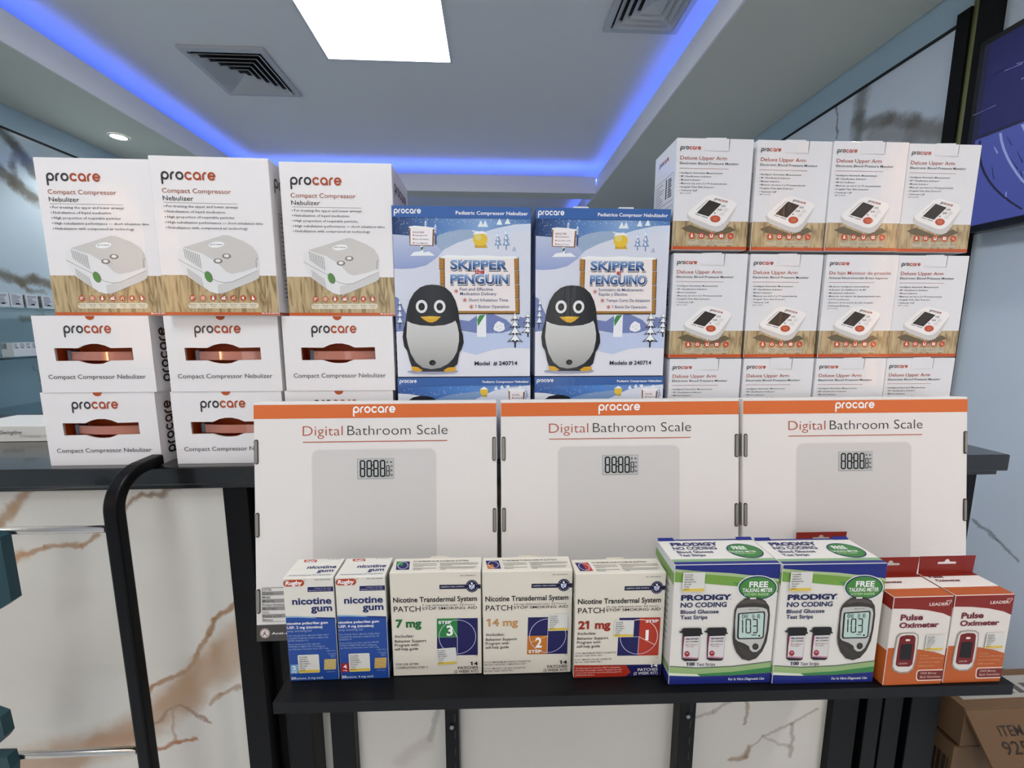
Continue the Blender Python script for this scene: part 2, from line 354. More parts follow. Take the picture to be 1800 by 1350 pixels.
# ceiling panels; those behind the photographer are added to light the cartons
DIFF = emis('panel_diffuser', '#f6fbff', PANEL_E); WHT = plain('white_metal', '#d9dde0', .4)
def panel(x, y, lx, ly, lab):
    t = thing('ceiling_light', lab, 'ceiling light', (x, y, ZC)); m = MB()
    for a, b in (((-lx/2-.012, -ly/2-.012), (lx/2+.012, -ly/2)), ((-lx/2-.012, ly/2), (lx/2+.012, ly/2+.012)), ((-lx/2-.012, -ly/2), (-lx/2, ly/2)), ((lx/2, -ly/2), (lx/2+.012, ly/2))):
        m.box((a[0], a[1], -.012), (b[0], b[1], -.0005), WHT)
    obj('frame', m, t); m = MB(); m.box((-lx/2, -ly/2, -.008), (lx/2, ly/2, -.001), DIFF); obj('diffuser', m, t)
panel(-.508, 1.99, .605, .60, 'large square white led panel glowing in the ceiling beside the left air vent')
panel(-.508, -.15, .605, .60, 'square led ceiling panel above and behind the photographer')
panel(-.508, -2.1, .605, .60, 'square led ceiling panel nearest the shopfront')
# downlights; the unseen ones are added to light the carton fronts
LENS = emis('downlight_lens', '#fff6e8', 14)
def downlight(x, y, lab, e=SPOT_E):
    t = thing('downlight', lab, 'downlight', (x, y, ZS), group='round downlights in the soffits'); m = MB(); n = 24
    ro, ri = circ(.05, n), circ(.038, n)
    m.add([(p[0], p[1], -.001) for p in ro]+[(p[0], p[1], -.004) for p in ri], [[i, (i+1) % n, (i+1) % n+n, i+n] for i in range(n)], WHT); obj('bezel', m, t)
    m = MB(); m.add([(p[0]*.8, p[1]*.8, -.003) for p in ro], [list(range(n))], LENS); obj('lens', m, t)
    spot(x, y, e)
downlight(-2.19, 2.69, 'round downlight glowing in the left soffit above the carton stacks')
downlight(1.22, .9, 'round downlight in the right soffit above the marble wall', 12)
downlight(1.22, -.35, 'round downlight in the right soffit behind the photographer', 45)
downlight(1.22, -1.9, 'round downlight in the right soffit nearest the shopfront', 20)
downlight(-2.19, .3, 'round downlight in the left soffit beside the photographer', 20)
# upright warm tubes added on the side walls for streaks on cartons
TUBE = [emis('tube_light', '#ffb97c', 60), emis('tube_light_dim', '#ffb97c', 30)]
for x, y, lab in ((XL, -1.68, 'left wall level with the photographer'), (XL, -2.35, 'left wall nearer the shopfront'), (XR, -.36, 'right wall beside the photographer'), (XR, -.92, 'right wall behind the photographer')):
    s_ = 1 if x < 0 else -1; t = thing('wall_lamp', 'upright warm light tube on the '+lab, 'wall lamp', (x, y, 1.75), 0, 'wall lamps behind the photographer')
    m = MB(); m.box((min(.001*s_, .02*s_), -.015, -.6), (max(.001*s_, .02*s_), .015, .6), BLK); obj('housing', m, t)
    m = MB(); m.tube([(.026*s_, 0, -.58), (.026*s_, 0, .58)], circ(.005, 10), TUBE[0 if x < 0 else 1], Vector((1, 0, 0))); obj('tube', m, t)
# air vents
VMAT = plain('vent_grey', '#c3c8cb', .5)
def vent(x, y, h, lab):
    t = thing('air_vent', lab, 'air vent', (x, y, ZC), group='square air vents in the ceiling'); m = MB()
    def ring(mb, a, za, b, zb, mat, th=.0015):
        A = [(sx*a, sy*a, za) for sx, sy in ((-1, -1), (1, -1), (1, 1), (-1, 1))]; B = [(sx*b, sy*b, zb) for sx, sy in ((-1, -1), (1, -1), (1, 1), (-1, 1))]
        mb.add(A+B+[(p[0], p[1], p[2]+th) for p in A+B], [[i, (i+1) % 4, (i+1) % 4+4, i+4] for i in range(4)]+[[i+8, i+12, (i+1) % 4+12, (i+1) % 4+8] for i in range(4)]+[[i, i+8, (i+1) % 4+8, (i+1) % 4] for i in range(4)], mat)
    m.add([(sx*h, sy*h, z) for z in (-.001, -.012) for sx, sy in ((-1, -1), (1, -1), (1, 1), (-1, 1))], [[i, (i+1) % 4, (i+1) % 4+4, i+4] for i in range(4)], VMAT); ring(m, h, -.0135, h-.028, -.0145, VMAT); obj('frame', m, t)
    m = MB(); m.box((-h+.03, -h+.03, -.0015), (h-.03, h-.03, -.0008), BLKM); obj('backing', m, t)
    a = h-.034
    while a > .05:
        m = MB(); ring(m, a, -.021, a-.023, -.003, VMAT); obj('louver', m, t); a -= .030
    m = MB(); m.add([(-a, -a, -.020), (a, -a, -.020), (a, a, -.020), (-a, a, -.020), (0, 0, -.004)], [[0, 1, 4], [1, 2, 4], [2, 3, 4], [3, 0, 4]], VMAT); obj('centre_plate', m, t)
vent(-1.305, 2.44, .205, 'square white louvred air vent to the left of the ceiling light panel')
vent(.68, 1.87, .17, 'square louvred air vent beside the right soffit, cut by the top edge')
# pilaster on the right wall
t = thing('wall_pilaster', 'tall black and gold metal strip standing on the right wall beside the television', 'pilaster', (XR, 1.37, 0))
GOLD = plain('brushed_gold', '#8a8a5e', .35, metal=.8)
for n, y0, y1, x, zt, mt in (('black_strip', .022, .062, .02, 2.425, BLK), ('gold_strip', -.014, .022, .012, 2.44, GOLD), ('black_strip', -.062, -.014, .035, 2.50, BLK)):
    m = MB(); m.box((-x, y0, .05), (-.001, y1, zt), mt); obj(n, m, t)
# television on the right wall
t = thing('television', 'wall mounted television showing a dark blue and purple picture, at the right edge', 'television', (1.50, .80, 1.975))
m = MB(); m.box((-.018, -.49, -.282), (.02, .50, .282), plain('tv_black', '#0b0c10', .25), .003); obj('casing', m, t)
m = MB(); sc = [emis('screen_navy', '#10124a', .4), emis('screen_violet', '#3a4488', .45), emis('screen_streak', '#7d86b4', .5), emis('screen_deep', '#0a0b2c', .5)]
def quad(mb, pts, mat, x): mb.add([(x, p[0], p[1]) for p in pts], [list(range(len(pts)))], mat)
quad(m, [(-.475, -.262), (.485, -.262), (.485, .265), (-.475, .265)], sc[3], -.0185)
quad(m, [(-.475, .005), (.47, .005), (.47, .262), (-.475, .262)], sc[0], -.0187); quad(m, [(-.475, -.26), (.475, -.26), (.475, -.004), (-.475, -.004)], sc[1], -.0187)
for i in range(60):
    up = random.random() < .4; y = random.uniform(.1, .44); z = random.uniform(.06, .2) if up else random.uniform(-.22, -.03)
    a = random.uniform(-.3, .3) if up else random.uniform(1.0, 1.6); l = random.uniform(.02, .07); w = random.uniform(.001, .003)
    d = (math.cos(a)*l, math.sin(a)*l*.8); quad(m, [(y, z), (y+d[0], z+d[1]), (y+d[0]+w, z+d[1]+w), (y+w, z-w)], sc[2] if random.random() < .6 else sc[0], -.0189)
for q in range(3):
    pts = [(.465-.05*q-.015*q*math.sin(k/3), -.01-.026*k) for k in range(10)]; pts = [(p[0]-.0016*k*k, p[1]) for k, p in enumerate(pts)]
    for a, b in zip(pts, pts[1:]): quad(m, [a, b, (b[0]-.006, b[1]), (a[0]-.006, a[1])], sc[2] if q else sc[3], -.01895)
obj('screen', m, t)
m = MB(); m.box((.021, -.2, -.12), (.058, .2, .12), BLK); obj('wall_bracket', m, t)
# glass shelving on the left wall
STEEL = plain('brushed_steel', '#9aa3a8', .35, metal=.7); GL = plain('shelf_glass', '#b5d2d4', .02)
GB = GL.node_tree.nodes['Principled BSDF']; GB.inputs['Transmission Weight'].default_value = 1; GB.inputs['IOR'].default_value = 1.2
t = thing('shelf_upright', 'brushed metal slotted shelf upright on the left wall', 'shelf upright', (-2.38, 2.02, 0))
m = MB(); m.box((-.035, -.10, .3), (.02, .02, 1.485), STEEL); obj('channel', m, t); m = MB(); m.box((.0205, -.02, .35), (.0235, -.005, 1.47), BLKM); obj('slot', m, t)
for z, lab in ((1.492, 'top glass shelf on the left wall'), (1.275, 'middle glass shelf on the left wall'), (1.01, 'lowest glass shelf on the left wall')):
    m = MB(); m.box((-2.44, 1.2, z-.008), (-2.09, 2.6, z), GL, .001); tag(obj('glass_shelf', m), lab, 'shelf', 'glass shelves on the left wall')
def med_mesh(v, w=.050):
    h = .062; a = Art(w, h); r = random.Random(v); g = '#%02x%02x%02x' % ((150+v*9 % 30,)*3)
    b = Art(w, h); b.rect(60, 80, 940, 1100, '#8f959b', 1)
    for A, n in ((a, 8), (b, 9)):
        for k in range(n): A.rect(110, 120+k*115, 110+r.uniform(400, 780), 165+k*115, '#5d646c' if A is a else '#c4c8cc', 2)
    a.ell(520, 900, 160, 60, '#30343a', 2)
    return carton_mesh('medicine_box', w, h, .052, ink('#dfe3e6', 's'), .0006, front=a, left=b, right=b)
MM = [med_mesh(i) for i in range(4)]; MN = [med_mesh(i+4, .0255) for i in range(4)]
for row, z, spots in (('upper', 1.4925, [(0, ), (25, ), (52, ), (80, )]), ('middle', 1.2755, [(11, ), (22, ), (33, ), (44, )])):
    for k, (x,) in enumerate(spots):
        p = at(x, 550, X=-2.14); o = link('medicine_box', (MM if row == 'upper' else MN)[k], None, (-2.12, p[1], z), (0, 0, math.radians(90)))
        od = ('leftmost', 'second from the left', 'third from the left', 'rightmost')[k]
        tag(o, 'small white medicine box on the %s glass shelf, %s' % (row, od), 'medicine box', 'medicine boxes on the %s glass shelf' % row)
# ------------------------------------------------------------------ reception counter
PV = px_veins([([(63, 850), (25, 890), (0, 919), (-30, 950)], .012, 'a78a6c', .85), ([(329, 850), (270, 871), (253, 869), (222, 896)], .006, '93806f', .85),
               ([(169, 938), (144, 962), (80, 957), (42, 974), (15, 1004)], .007, 'a88463', .85), ([(42, 974), (25, 985)], .014, 'b98f66', .6),
               ([(418, 1059), (382, 1092), (367, 1118), (346, 1152), (325, 1185), (270, 1207), (262, 1230)], .007, '9c7550', .9),
               ([(430, 1120), (390, 1160), (330, 1220), (230, 1290), (120, 1330), (20, 1345)], .045, 'b2957a', .9), ([(345, 1165), (330, 1210), (290, 1240)], .02, 'b0906e', .75),
               ([(430, 1100), (400, 1180)], .03, 'c0ac98', .6), ([(424, 1205), (390, 1225), (372, 1240)], .006, 'a0805f', .7),
               ([(320, 1236), (270, 1275)], .004, '94765c', .8), ([(312, 1236), (304, 1308)], .004, 'a98e76', .7), ([(324, 1236), (372, 1270)], .004, '94765c', .8),
               ([(274, 1318), (310, 1303), (346, 1293)], .006, 'a2683c', .9), ([(160, 1310), (250, 1295)], .02, 'ad8566', .7),
               ([(1217, 1275), (1260, 1258), (1294, 1240)], .006, '9a9086', .6), ([(1318, 1236), (1316, 1283)], .005, '8f7b62', .7), ([(1316, 1341), (1349, 1306), (1400, 1285), (1446, 1257)], .005, '9a8f84', .6),
               ([(1392, 1341), (1403, 1283)], .006, '8f8375', .6), ([(1295, 1349), (1316, 1341), (1325, 1325)], .008, '8b6f50', .7), ([(1349, 1306), (1392, 1325)], .005, '9a8f84', .5),
               ([(772, 1265), (752, 1313)], .009, '96918b', .55), ([(745, 1320), (700, 1349)], .02, 'b3a798', .4)], dict(Y=.62), (0, 2))
PM = marble('counter_marble', '#d6d2c9', (0, 2), PV, .019, .14, .05)
t = thing('reception_counter', 'tall reception counter with a black top and white marble front with brown veins', 'counter')
TOPM = plain('counter_black', '#101114', .25, coat=.3)
m = MB(); m.box((-1.5, .605, 1.1695), (.84, 1.02, 1.197), TOPM, .002, 2); m.box((-1.5, .611, 1.162), (.828, 1.0, 1.1695), TOPM); obj('countertop', m, t)
for a, b, y in ((-1.5, -.4095, .62), (-.2357, -.0833, .632), (-.0609, .3176, .632), (.3455, .6034, .632)):
    m = MB(); m.box((a, y, .12), (b, y+.012, 1.1617), PM); obj('marble_panel', m, t)
m = MB(); m.box((-.372, .655, .12), (-.2358, .665, 1.1617), PM); obj('marble_panel', m, t)
for a, b, y in ((-.4094, -.3731, .612), (-.373, -.3605, .64), (-.3437, -.3045, .615), (-.2744, -.2358, .615), (.6035, .652, .62), (.662, .69, .615), (.70, .735, .62), (.745, .80, .615)):
    m = MB(); m.box((a, y, .1), (b, .668, 1.1615), BLK, .0008); obj('slat', m, t)
m = MB(); m.box((.655, .645, .1), (.795, .668, 1.1615), BLKM); obj('backing', m, t)
m = MB(); m.box((-1.5, .669, .02), (.80, .95, 1.161), BLKM); obj('body', m, t)
# the display shelf hung on the counter front
rc = t
t = thing('display_shelf', 'black shelf board fixed to slotted uprights on the counter front', 'shelf')
m = MB(); m.prism([(-.2574, .4335, .9555), (.633, .4170, .9555), (.633, .603, .9555), (-.2574, .603, .9555)], (0, 0, .0143), plain('shelf_black', '#0b0c0f', .38, coat=.05, spec=.2)); obj('board', m, t)
for a, b in ((-.0833, -.0609), (.3176, .3455)):
    m = MB(); m.box((a, .607, .2), (b, .6318, 1.15), BLK, .0006); u = obj('shelf_upright', m, rc); c = (a+b)/2
    for z in (.925, .74):
        m = MB(); m.tube([(c, .604, z), (c, .6068, z)], circ(.0035, 12), STEEL, Vector((1, 0, 0))); obj('screw', m, u)
    m = MB()
    for k in range(20): m.box((c+.004, .6064, .30+k*.032), (c+.0062, .6069, .316+k*.032), BLKM)
    obj('slots', m, u)
# the curved rack at the left
t = thing('display_rack', 'curved black metal display rack with chrome rails in front of the counter', 'rack', (-.5015, .54, 0))
prof = rrect(.018, .016, .003, 2); path = [(0, 0, .0), (0, 0, 1.157)]
for k in range(1, 13):
    a = k/12*math.pi/2*.93; path.append((0, .048*(1-math.cos(a)), 1.157+.048*math.sin(a)))
path.append((0, .077, 1.2058))
m = MB(); m.tube([(p[0]-.001, p[1], p[2]) for p in path], prof, BLK, Vector((1, 0, 0)), smooth=False); obj('frame_tube', m, t)
CH = plain('chrome', '#c9c6c0', .18, metal=1)
for z in (1.1355, .7975):
    m = MB(); m.tube([(-.014, 0, z), (-1.0, 0, z)], circ(.0048, 12), CH, Vector((0, 0, 1))); obj('rail', m, t)
TEAL = plain('teal_card', '#0f3b45', .45)
for pts, lab in (([(-60, 930), (0, 945), (20, 1057), (0, 1071), (-60, 1100)], 'dark teal packet hanging at the left edge, upper one'),
                 ([(-60, 1240), (0, 1261), (8, 1295), (0, 1306), (-60, 1330)], 'dark teal packet at the left edge above the lower chrome rail'), ([(-60, 1333), (12, 1331), (18, 1352), (18, 1400), (-60, 1400)], 'dark teal packet at the left edge below the lower chrome rail')):
    P = [at(x, y, Y=.515) for x, y in pts]; m = MB(); m.prism(P, (0, .012, 0), TEAL); tag(obj('packet', m), lab, 'packet', 'teal packets on the rack')
# ------------------------------------------------------------------ brown cartons at the right, below the shelf
KR = plain('kraft_board', '#6b5036', .75, bump=.12, bscale=120); KD = plain('kraft_print', '#2c2018', .7); TAPE = plain('clear_tape', '#a8a29a', .3)
ZT = .735
p0, p1 = at(1697, 1249, Z=ZT), at(1648, 1227, Z=ZT)
t = thing('shipping_carton', 'open brown shipping carton with printed flap hanging out, top of the stack at bottom right', 'shipping carton', (0, 0, 0), group='brown cartons at the bottom right')
x0, y0 = p0[0], p0[1]; y1 = p1[1]+.02
m = MB(); m.box((x0+.004, y0+.002, ZT-.075), (x0+.42, y1+.035, ZT), KR, .001); obj('carton', m, t)
m = MB(); m.box((x0+.02, y0+.02, ZT+.0002), (x0+.25, y0+.065, ZT+.0008), plain('shipping_label', '#a7a39c', .5))
for k in range(9): m.box((x0+.03+k*.022, y0+.028, ZT+.0009), (x0+.042+k*.022, y0+.028+random.uniform(.015, .04), ZT+.0012), plain('label_ink', '#55514c', .6))
obj('shipping_label', m, t)
fa, fb = at(1745, 1350, Y=y0-.03), at(1900, 1350, Y=y0-.03); u = Vector((1, 0, 0)); v = (Vector((x0, y0, ZT))-Vector((fa[0], fa[1], fa[2]))); 
O = Vector((fa[0], fa[1], fa[2]))-v*.35; VV = (Vector((x0, y0, ZT))-O); nn = u.cross(VV).normalized(); nn = nn if nn.y < 0 else -nn
m = MB(); m.prism([O, O+u*.35, O+u*.35+VV, O+VV], -nn*.004, KR); fl = obj('flap', m, t)
a = Art(.35, VV.length, None, 'm'); a.h = np.eye(3)
def ktext(s, x, yy, w, cap): 
    vs, fs, g0, g1 = glyphs(s, .008, 3); k = w/(g1-g0); a.raw([(x+(p[0]-g0)*k, yy+p[1]*cap/CAP) for p in vs], fs, KD, 2)
H_ = VV.length
ktext('ITEM NO', .042, H_-.043, .085, .018); ktext('92596', .035, H_-.072, .082, .022); ktext('CASE', .055, H_-.098, .05, .010)
m = MB(); sh = VV.normalized(); a.put(m, O, u, sh, nn, .0002); pr = obj('flap_print', m, fl)
pb = at(1636, 1262, Z=.655)
t = thing('shipping_carton', 'brown shipping carton with barcode print under the open one, bottom right', 'shipping carton', (0, 0, 0), group='brown cartons at the bottom right')
m = MB(); m.box((x0-.001, y0+.006, .36), (x0+.42, y1+.04, .655), KR, .001); obj('carton', m, t)
m = MB()
for k in range(12): m.box((x0-.0016, y0+.012+k*.004, .575), (x0-.0011, y0+.0135+k*.004+.002*(k % 2), .625), KD)
obj('barcode_print', m, t)
m = MB(); m.box((x0-.0018, y0+.006, .545), (x0-.0012, y1+.04, .556), TAPE); obj('tape', m, t)
t = thing('shipping_carton', 'brown carton standing against the right wall behind the shelf end', 'shipping carton', (0, 0, 0), group='brown cartons at the bottom right')
q = at(1790, 1196, X=1.5); m = MB(); m.box((1.25, .95, .02), (1.555, 1.5, .37), KR, .002); obj('carton', m, t)
# stapler carton on the counter
a = Art(.21, .029, [(-60, 750), (141, 750), (141, 777), (-60, 777)], 's')
sb = at(0, 777, Z=1.197)
a.text('Swingline', 14, 49, 764, 7, '#4a4a4c', .004, shear=.35, res=3); a.text('STANDARD STAPLES', 46, 110, 770, 4.5, '#a9a7a3', 0, res=2)
me = carton_mesh('staple_box', .21, .029, .10, ink('#d8d6d0', 's'), .0008, front=a)
tag(link('staple_box', me, None, (-.860, sb[1], 1.1972), (0, 0, 0)), 'white staple box lying on the counter at the left edge', 'staple box')
# ------------------------------------------------------------------ nebulizer cartons
DG, OR, GR = '#3a3b3f', '#b8502c', '#5a5a5c'
BASE = 1.1972
def art_neb():
    w, h = .156, .2125; a = Art(w, h, [(162, 167), (1003, 160), (1027, 1322), (223, 1318)])
    a.full(.737, .978, wood_print(), 1); a.full(.978, 1, '#d4622c', 2)
    a.logo(248, 648, 340, 62, DG, OR)
    a.text('Compact Compressor', 250, 730, 433, 35, '#b0603f', .002); a.text('Nebulizer', 253, 464, 488, 35, '#3a3a3c', .002)
    a.rect(258, 502, 770, 505, '#a89c98', 2)
    for y, x0, x1, s in ((538, 273, 773, 'For treating the upper and lower airways'), (576, 275, 680, 'Nebulization of liquid medication'), (615, 277, 743, 'High proportion of respirable particles'),
                         (654, 279, 945, 'High nebulization performance — short inhalation time'), (692, 281, 833, 'Nebulization with compressed air technology')):
        a.text(s, x0, x1, y, 19, GR, .006); a.ell(x0-14, y-8, 4, 4, GR, 3, 8)
    a.text('Model # 240703', 903, 1022, 1310, 13, '#ffffff', .01, 4)
    # the device
    a.poly([(333, 885), (340, 840), (372, 826), (660, 732), (700, 735), (800, 775), (862, 815), (893, 865), (902, 900), (897, 1040), (870, 1060), (640, 1155), (590, 1160), (545, 1145), (470, 1092), (390, 1030), (345, 960)], '#dcdcdc', 3)
    a.poly([(372, 826), (660, 732), (700, 735), (800, 775), (862, 815), (893, 865), (898, 900), (893, 960), (800, 995), (705, 1015), (665, 1000), (600, 930), (500, 868)], '#c6c3bf', 4)
    a.poly([(870, 1060), (640, 1155), (600, 1160), (600, 1095), (650, 1082), (700, 1072), (897, 992), (897, 1040)], '#c9c8c6', 4)
    a.line([(336, 913), (420, 962), (515, 1012)], 3, '#8c8a88', 5); a.line([(560, 1050), (600, 1070), (650, 1080), (705, 1073), (895, 987)], 3, '#8c8a88', 5)
    for i in range(9): a.line([(378+i*13, 838+i*5), (388+i*13, 905+i*9)], 3.5, '#77736c', 5)
    for i in range(9): a.line([(395+i*11, 975+i*8), (405+i*12, 1035+i*10)], 3, '#8d8983', 5)
    a.ell(540, 1037, 26, 42, '#7b7d78', 5, rot=-.35); a.ell(538, 1036, 21, 37, '#5c9a4a', 6, rot=-.35)
    a.ell(607, 803, 56, 21, '#f3f3f2', 5, rot=-.12)
    P = Art.M
    a.text('procare', 566, 650, 812, 13, '#333333', .01, 6, y1=800)
    for cx, cy in ((612, 922), (674, 886)): a.ell(cx, cy, 32, 19, '#8f8b86', 5); a.ell(cx, cy-2, 18, 11, '#e2e0dd', 6)
    a.line([(880, 970), (880, 915), (893, 895)], 3, '#7d7a76', 5)
    a.rr(388, 1227, 882, 1267, 18, '#d9cfb8', 3)
    for i, x in enumerate((420, 492, 563, 636, 705, 775, 843)):
        a.ell(x, 1192, 22, 23, '#cb5e38', 3)
        if i == 0: [a.ell(x-10+7*j, 1184+8*k, 3, 3, '#ffffff', 4, 8) for k in range(3) for j in range(4-k)]
        elif i == 1: a.ell(x, 1192, 16, 17, '#f0b9a0', 4)
        elif i == 2: a.rr(x-8, 1186, x+8, 1206, 3, '#ffffff', 4); a.rect(x-3, 1174, x+3, 1188, '#ffffff', 4)
        elif i == 3: a.ell(x-6, 1188, 5, 5, '#ffffff', 4, 10); a.ell(x+7, 1184, 6, 6, '#ffffff', 4, 10); a.rr(x-15, 1193, x+15, 1203, 3, '#ffffff', 4)
        elif i == 4: [a.ell(x+dx, 1192+dy, 4, 4, '#ffffff', 4, 8) for dx, dy in ((-8, 6), (6, -8), (8, 6), (-3, -2))]
        elif i == 5: a.poly([(x-12, 1190), (x+4, 1178), (x+4, 1206)], '#ffffff', 4)
        else: a.ell(x+2, 1196, 9, 10, '#ffffff', 4); a.rr(x-5, 1174, x+1, 1196, 2, '#ffffff', 4)
        a.text(('Easy', 'Lightweight', 'Efficient', 'Ideal for', 'Quiet', 'Safe', 'Simple')[i], x-24, x+24, 1243, 8, '#555048', .01, 4); a.text(('to use', 'compact', 'treatment', 'all ages', 'motor', 'design', 'operation')[i], x-18, x+18, 1257, 8, '#555048', .01, 4)
    return w, h, a
w, h, a = art_neb()
side = Art(.109, h, None); side.logo(0, 0, 0, 0, '#3a3a44', '#7a4a4a', tr=lambda x, y: (.012+x*.0118, h-.034+y*.0135))
side.line([(.018, .145), (.095, .145), (.095, .06), (.018, .06), (.018, .145)], .0007, '#55565c', 2, uv=True)
for k in range(12): side.line([(.022, .14-k*.0065), (.045+random.random()*.042, .14-k*.0065)], .0010, '#6a6b70', 2, uv=True)
for k in range(5): side.line([(.022, .052-k*.006), (.06+random.random()*.03, .052-k*.006)], .0012, '#44454a', 2, uv=True)
side.full(.978, 1, '#b5562c', 2)
WG = ink('#e2dfdf', 'g')
NB = carton_mesh('nebulizer_carton', w, h, .109, WG, .0008, front=a, right=side)
TOPF = plain('carton_top_shadow', '#d8d6d6', .5)
for x, y, rz, lab in ((-.5445, .622, 0, 'tall white nebulizer carton standing at the left end of its row'), (-.3835, .610, .02, 'tall white nebulizer carton standing in the middle, slightly in front of its neighbours'), (-.219, .622, 0, 'tall white nebulizer carton standing beside the penguin cartons')):
    tag(link('nebulizer_carton', NB, None, (x, y, BASE+.2212), (0, 0, rz)), lab, 'nebulizer carton', 'nebulizer cartons standing upright')
# the lying ones: end panel with a cut-out grip
def neb_end():
    w, h, d = .160, .1104, .213; a = Art(w, h, [(392, 65), (1235, 60), (1250, 608), (430, 612)])
    out = [(0, 0), (w, 0), (w, h), (0, h)]
    hole = [a.M(p) for p in [(545, 388), (700, 386), (745, 400), (790, 408), (835, 409), (880, 405), (935, 384), (1103, 380), (1098, 290), (945, 294), (900, 275), (850, 264), (800, 264), (750, 275), (705, 296), (538, 295)]]
    me = MB()
    nf = tessellate_polygon([[Vector((p[0], p[1], 0)) for p in out], [Vector((p[0], p[1], 0)) for p in hole]])
    P = [(p[0]-w/2, 0, p[1]) for p in out+hole]; me.add(P, [list(t) for t in nf], WG)
    # other five walls
    b = [(-w/2, 0, 0), (w/2, 0, 0), (w/2, d, 0), (-w/2, d, 0), (-w/2, 0, h), (w/2, 0, h), (w/2, d, h), (-w/2, d, h)]
    me.add(b, [[0, 3, 2, 1], [4, 5, 6, 7], [1, 2, 6, 5], [2, 3, 7, 6], [3, 0, 4, 7]], WG)
    # front rim thickness round the cut-out
    n = len(hole); H = [(p[0]-w/2, 0, p[1]) for p in hole]; me.add(H+[(p[0], .003, p[2]) for p in H], [[i, (i+1) % n, (i+1) % n+n, i+n] for i in range(n)], ink('#c9b9ae', 'm'))
    a.logo(618, 980, 190, 57, DG, OR); a.text('Compact Compressor Nebulizer', 484, 1181, 516, 33, '#3b3b3d', .001)
    sd = Art(d, h); sd.h = np.eye(3)
    sd.logo(0, 0, 0, 0, '#231f22', '#4a2420', tr=lambda x, y: (.0285-y*.0145, .013+x*.0122))
    sd.line([(.06, .012), (.06, .1)], .001, '#8a8a8c', 2, uv=True)
    faces_put(me, w, h, d, front=a, right=sd)
    r = MB(); OI = plain('orange_inside', '#c4531f', .5)
    x0, x1 = H[0][0]-.004, H[7][0]+.004; z0, z1 = min(p[2] for p in H)-.003, max(p[2] for p in H)+.003; y0, y1 = .0032, .030
    q = [(x0, y0, z0), (x1, y0, z0), (x1, y1, z0), (x0, y1, z0), (x0, y0, z1), (x1, y0, z1), (x1, y1, z1), (x0, y1, z1)]
    r.add(q, [[0, 1, 2, 3], [4, 7, 6, 5], [2, 6, 7, 3], [0, 3, 7, 4], [1, 5, 6, 2]], OI)
    s = MB(); SM = plain('strap_plastic', '#b5705e', .18, coat=1)
    za, zb = a.M((800, 385))[1], a.M((800, 312))[1]; pts = []
    for i in range(13): tt = i/12; pts.append((x0+.018+(x1-x0-.0195)*tt, .0085-.006*math.sin(math.pi*tt)))
    vs = [(p[0], p[1]+k, z) for p in pts for z, k in ((za, 0), (zb-.002, 0), (zb-.002, .0012), (za, .0012))]
    s.add(vs, [[i*4+j, i*4+(j+1) % 4, (i+1)*4+(j+1) % 4, (i+1)*4+j] for i in range(12) for j in range(4)]+[[0, 1, 2, 3], [51, 50, 49, 48]], SM)
    s2 = MB(); s2.box((x0+.0125, .008, za-.001), (x0+.018, .0225, zb), plain('strap_end', '#4d5560', .2, coat=.6), .0006)
    f = MB(); k = 12; nt = [(.0065*math.cos(math.pi+math.pi*i/k), h-.0004+.0055*math.sin(math.pi+math.pi*i/k)) for i in range(k+1)]
    f.add([(p[0], -.0004, p[1]) for p in nt], [list(range(k+1))], ink('#c25a2c', 'm'))
    return me.mesh('carton'), r.mesh('grip_recess'), s.mesh('grip_strap'), s2.mesh('strap_end'), f.mesh('thumb_notch')
NE = neb_end()
rows = (('upper', BASE+.1106, (-.574, -.3935, -.2275), .620), ('bottom', BASE, (-.579, -.3965, -.2315), .621))
for row, z, xs, y in rows:
    for x, pos in zip(xs, ('leftmost of that row', 'middle of that row', 'beside the penguin cartons')):
        t = thing('nebulizer_carton', 'white nebulizer carton lying with its orange grip cut-out forward, %s row, %s' % (row, pos), 'nebulizer carton', (x, y, z), 0, 'nebulizer cartons lying with grips forward')
        for nm, me in zip(('carton', 'grip_recess', 'grip_strap', 'strap_end', 'thumb_notch'), NE): link(nm, me, t)
# ------------------------------------------------------------------ penguin-shaped nebulizer cartons
def shade(h, k): return '#%02x%02x%02x' % tuple(max(0, min(255, int(int(h.lstrip('#')[i:i+2], 16)*k))) for i in (0, 2, 4))
def fir(a, x, y0, y1, w, col, snow, lay=4):
    n = 4; H = y1-y0
    for i in range(n):
        t0, t1 = y0+H*.8*i/n, y0+H*.8*(i+1.25)/n; ww = w*(.35+.65*(i+1)/n)
        a.poly([(x, t0), (x+ww*.5, (t0+t1)/2+H*.02), (x+ww, t1), (x+ww*.4, t1-H*.03), (x, t1+H*.01), (x-ww*.4, t1-H*.03), (x-ww, t1), (x-ww*.5, (t0+t1)/2+H*.02)], col, lay)
        a.poly([(x, t0+H*.01), (x+ww*.55, t1-H*.06), (x+ww*.75, t1-H*.035), (x+ww*.2, t1-H*.07), (x, t1-H*.03), (x-ww*.2, t1-H*.07), (x-ww*.75, t1-H*.035), (x-ww*.55, t1-H*.06)], snow, lay+1)
    a.rect(x-w*.1, y1-H*.2, x+w*.1, y1, '#2c2b33', lay)
def bluetree(a, x, y0, y1, w, lay=3):
    for k in range(3):
        t = y0+(y1-y0)*.22*k; a.poly([(x, t), (x+w*(.55+.22*k), t+(y1-y0)*.36), (x-w*(.55+.22*k), t+(y1-y0)*.36)], '#8ea9d4' if k else '#b9cbe6', lay)
        a.poly([(x-w*.2, t+(y1-y0)*.12), (x+w*.3, t+(y1-y0)*.3), (x-w*.4, t+(y1-y0)*.31)], '#dfe7f3', lay+1)
    a.rect(x-w*.14, y0+(y1-y0)*.78, x+w*.14, y1, '#6f8fc4', lay)
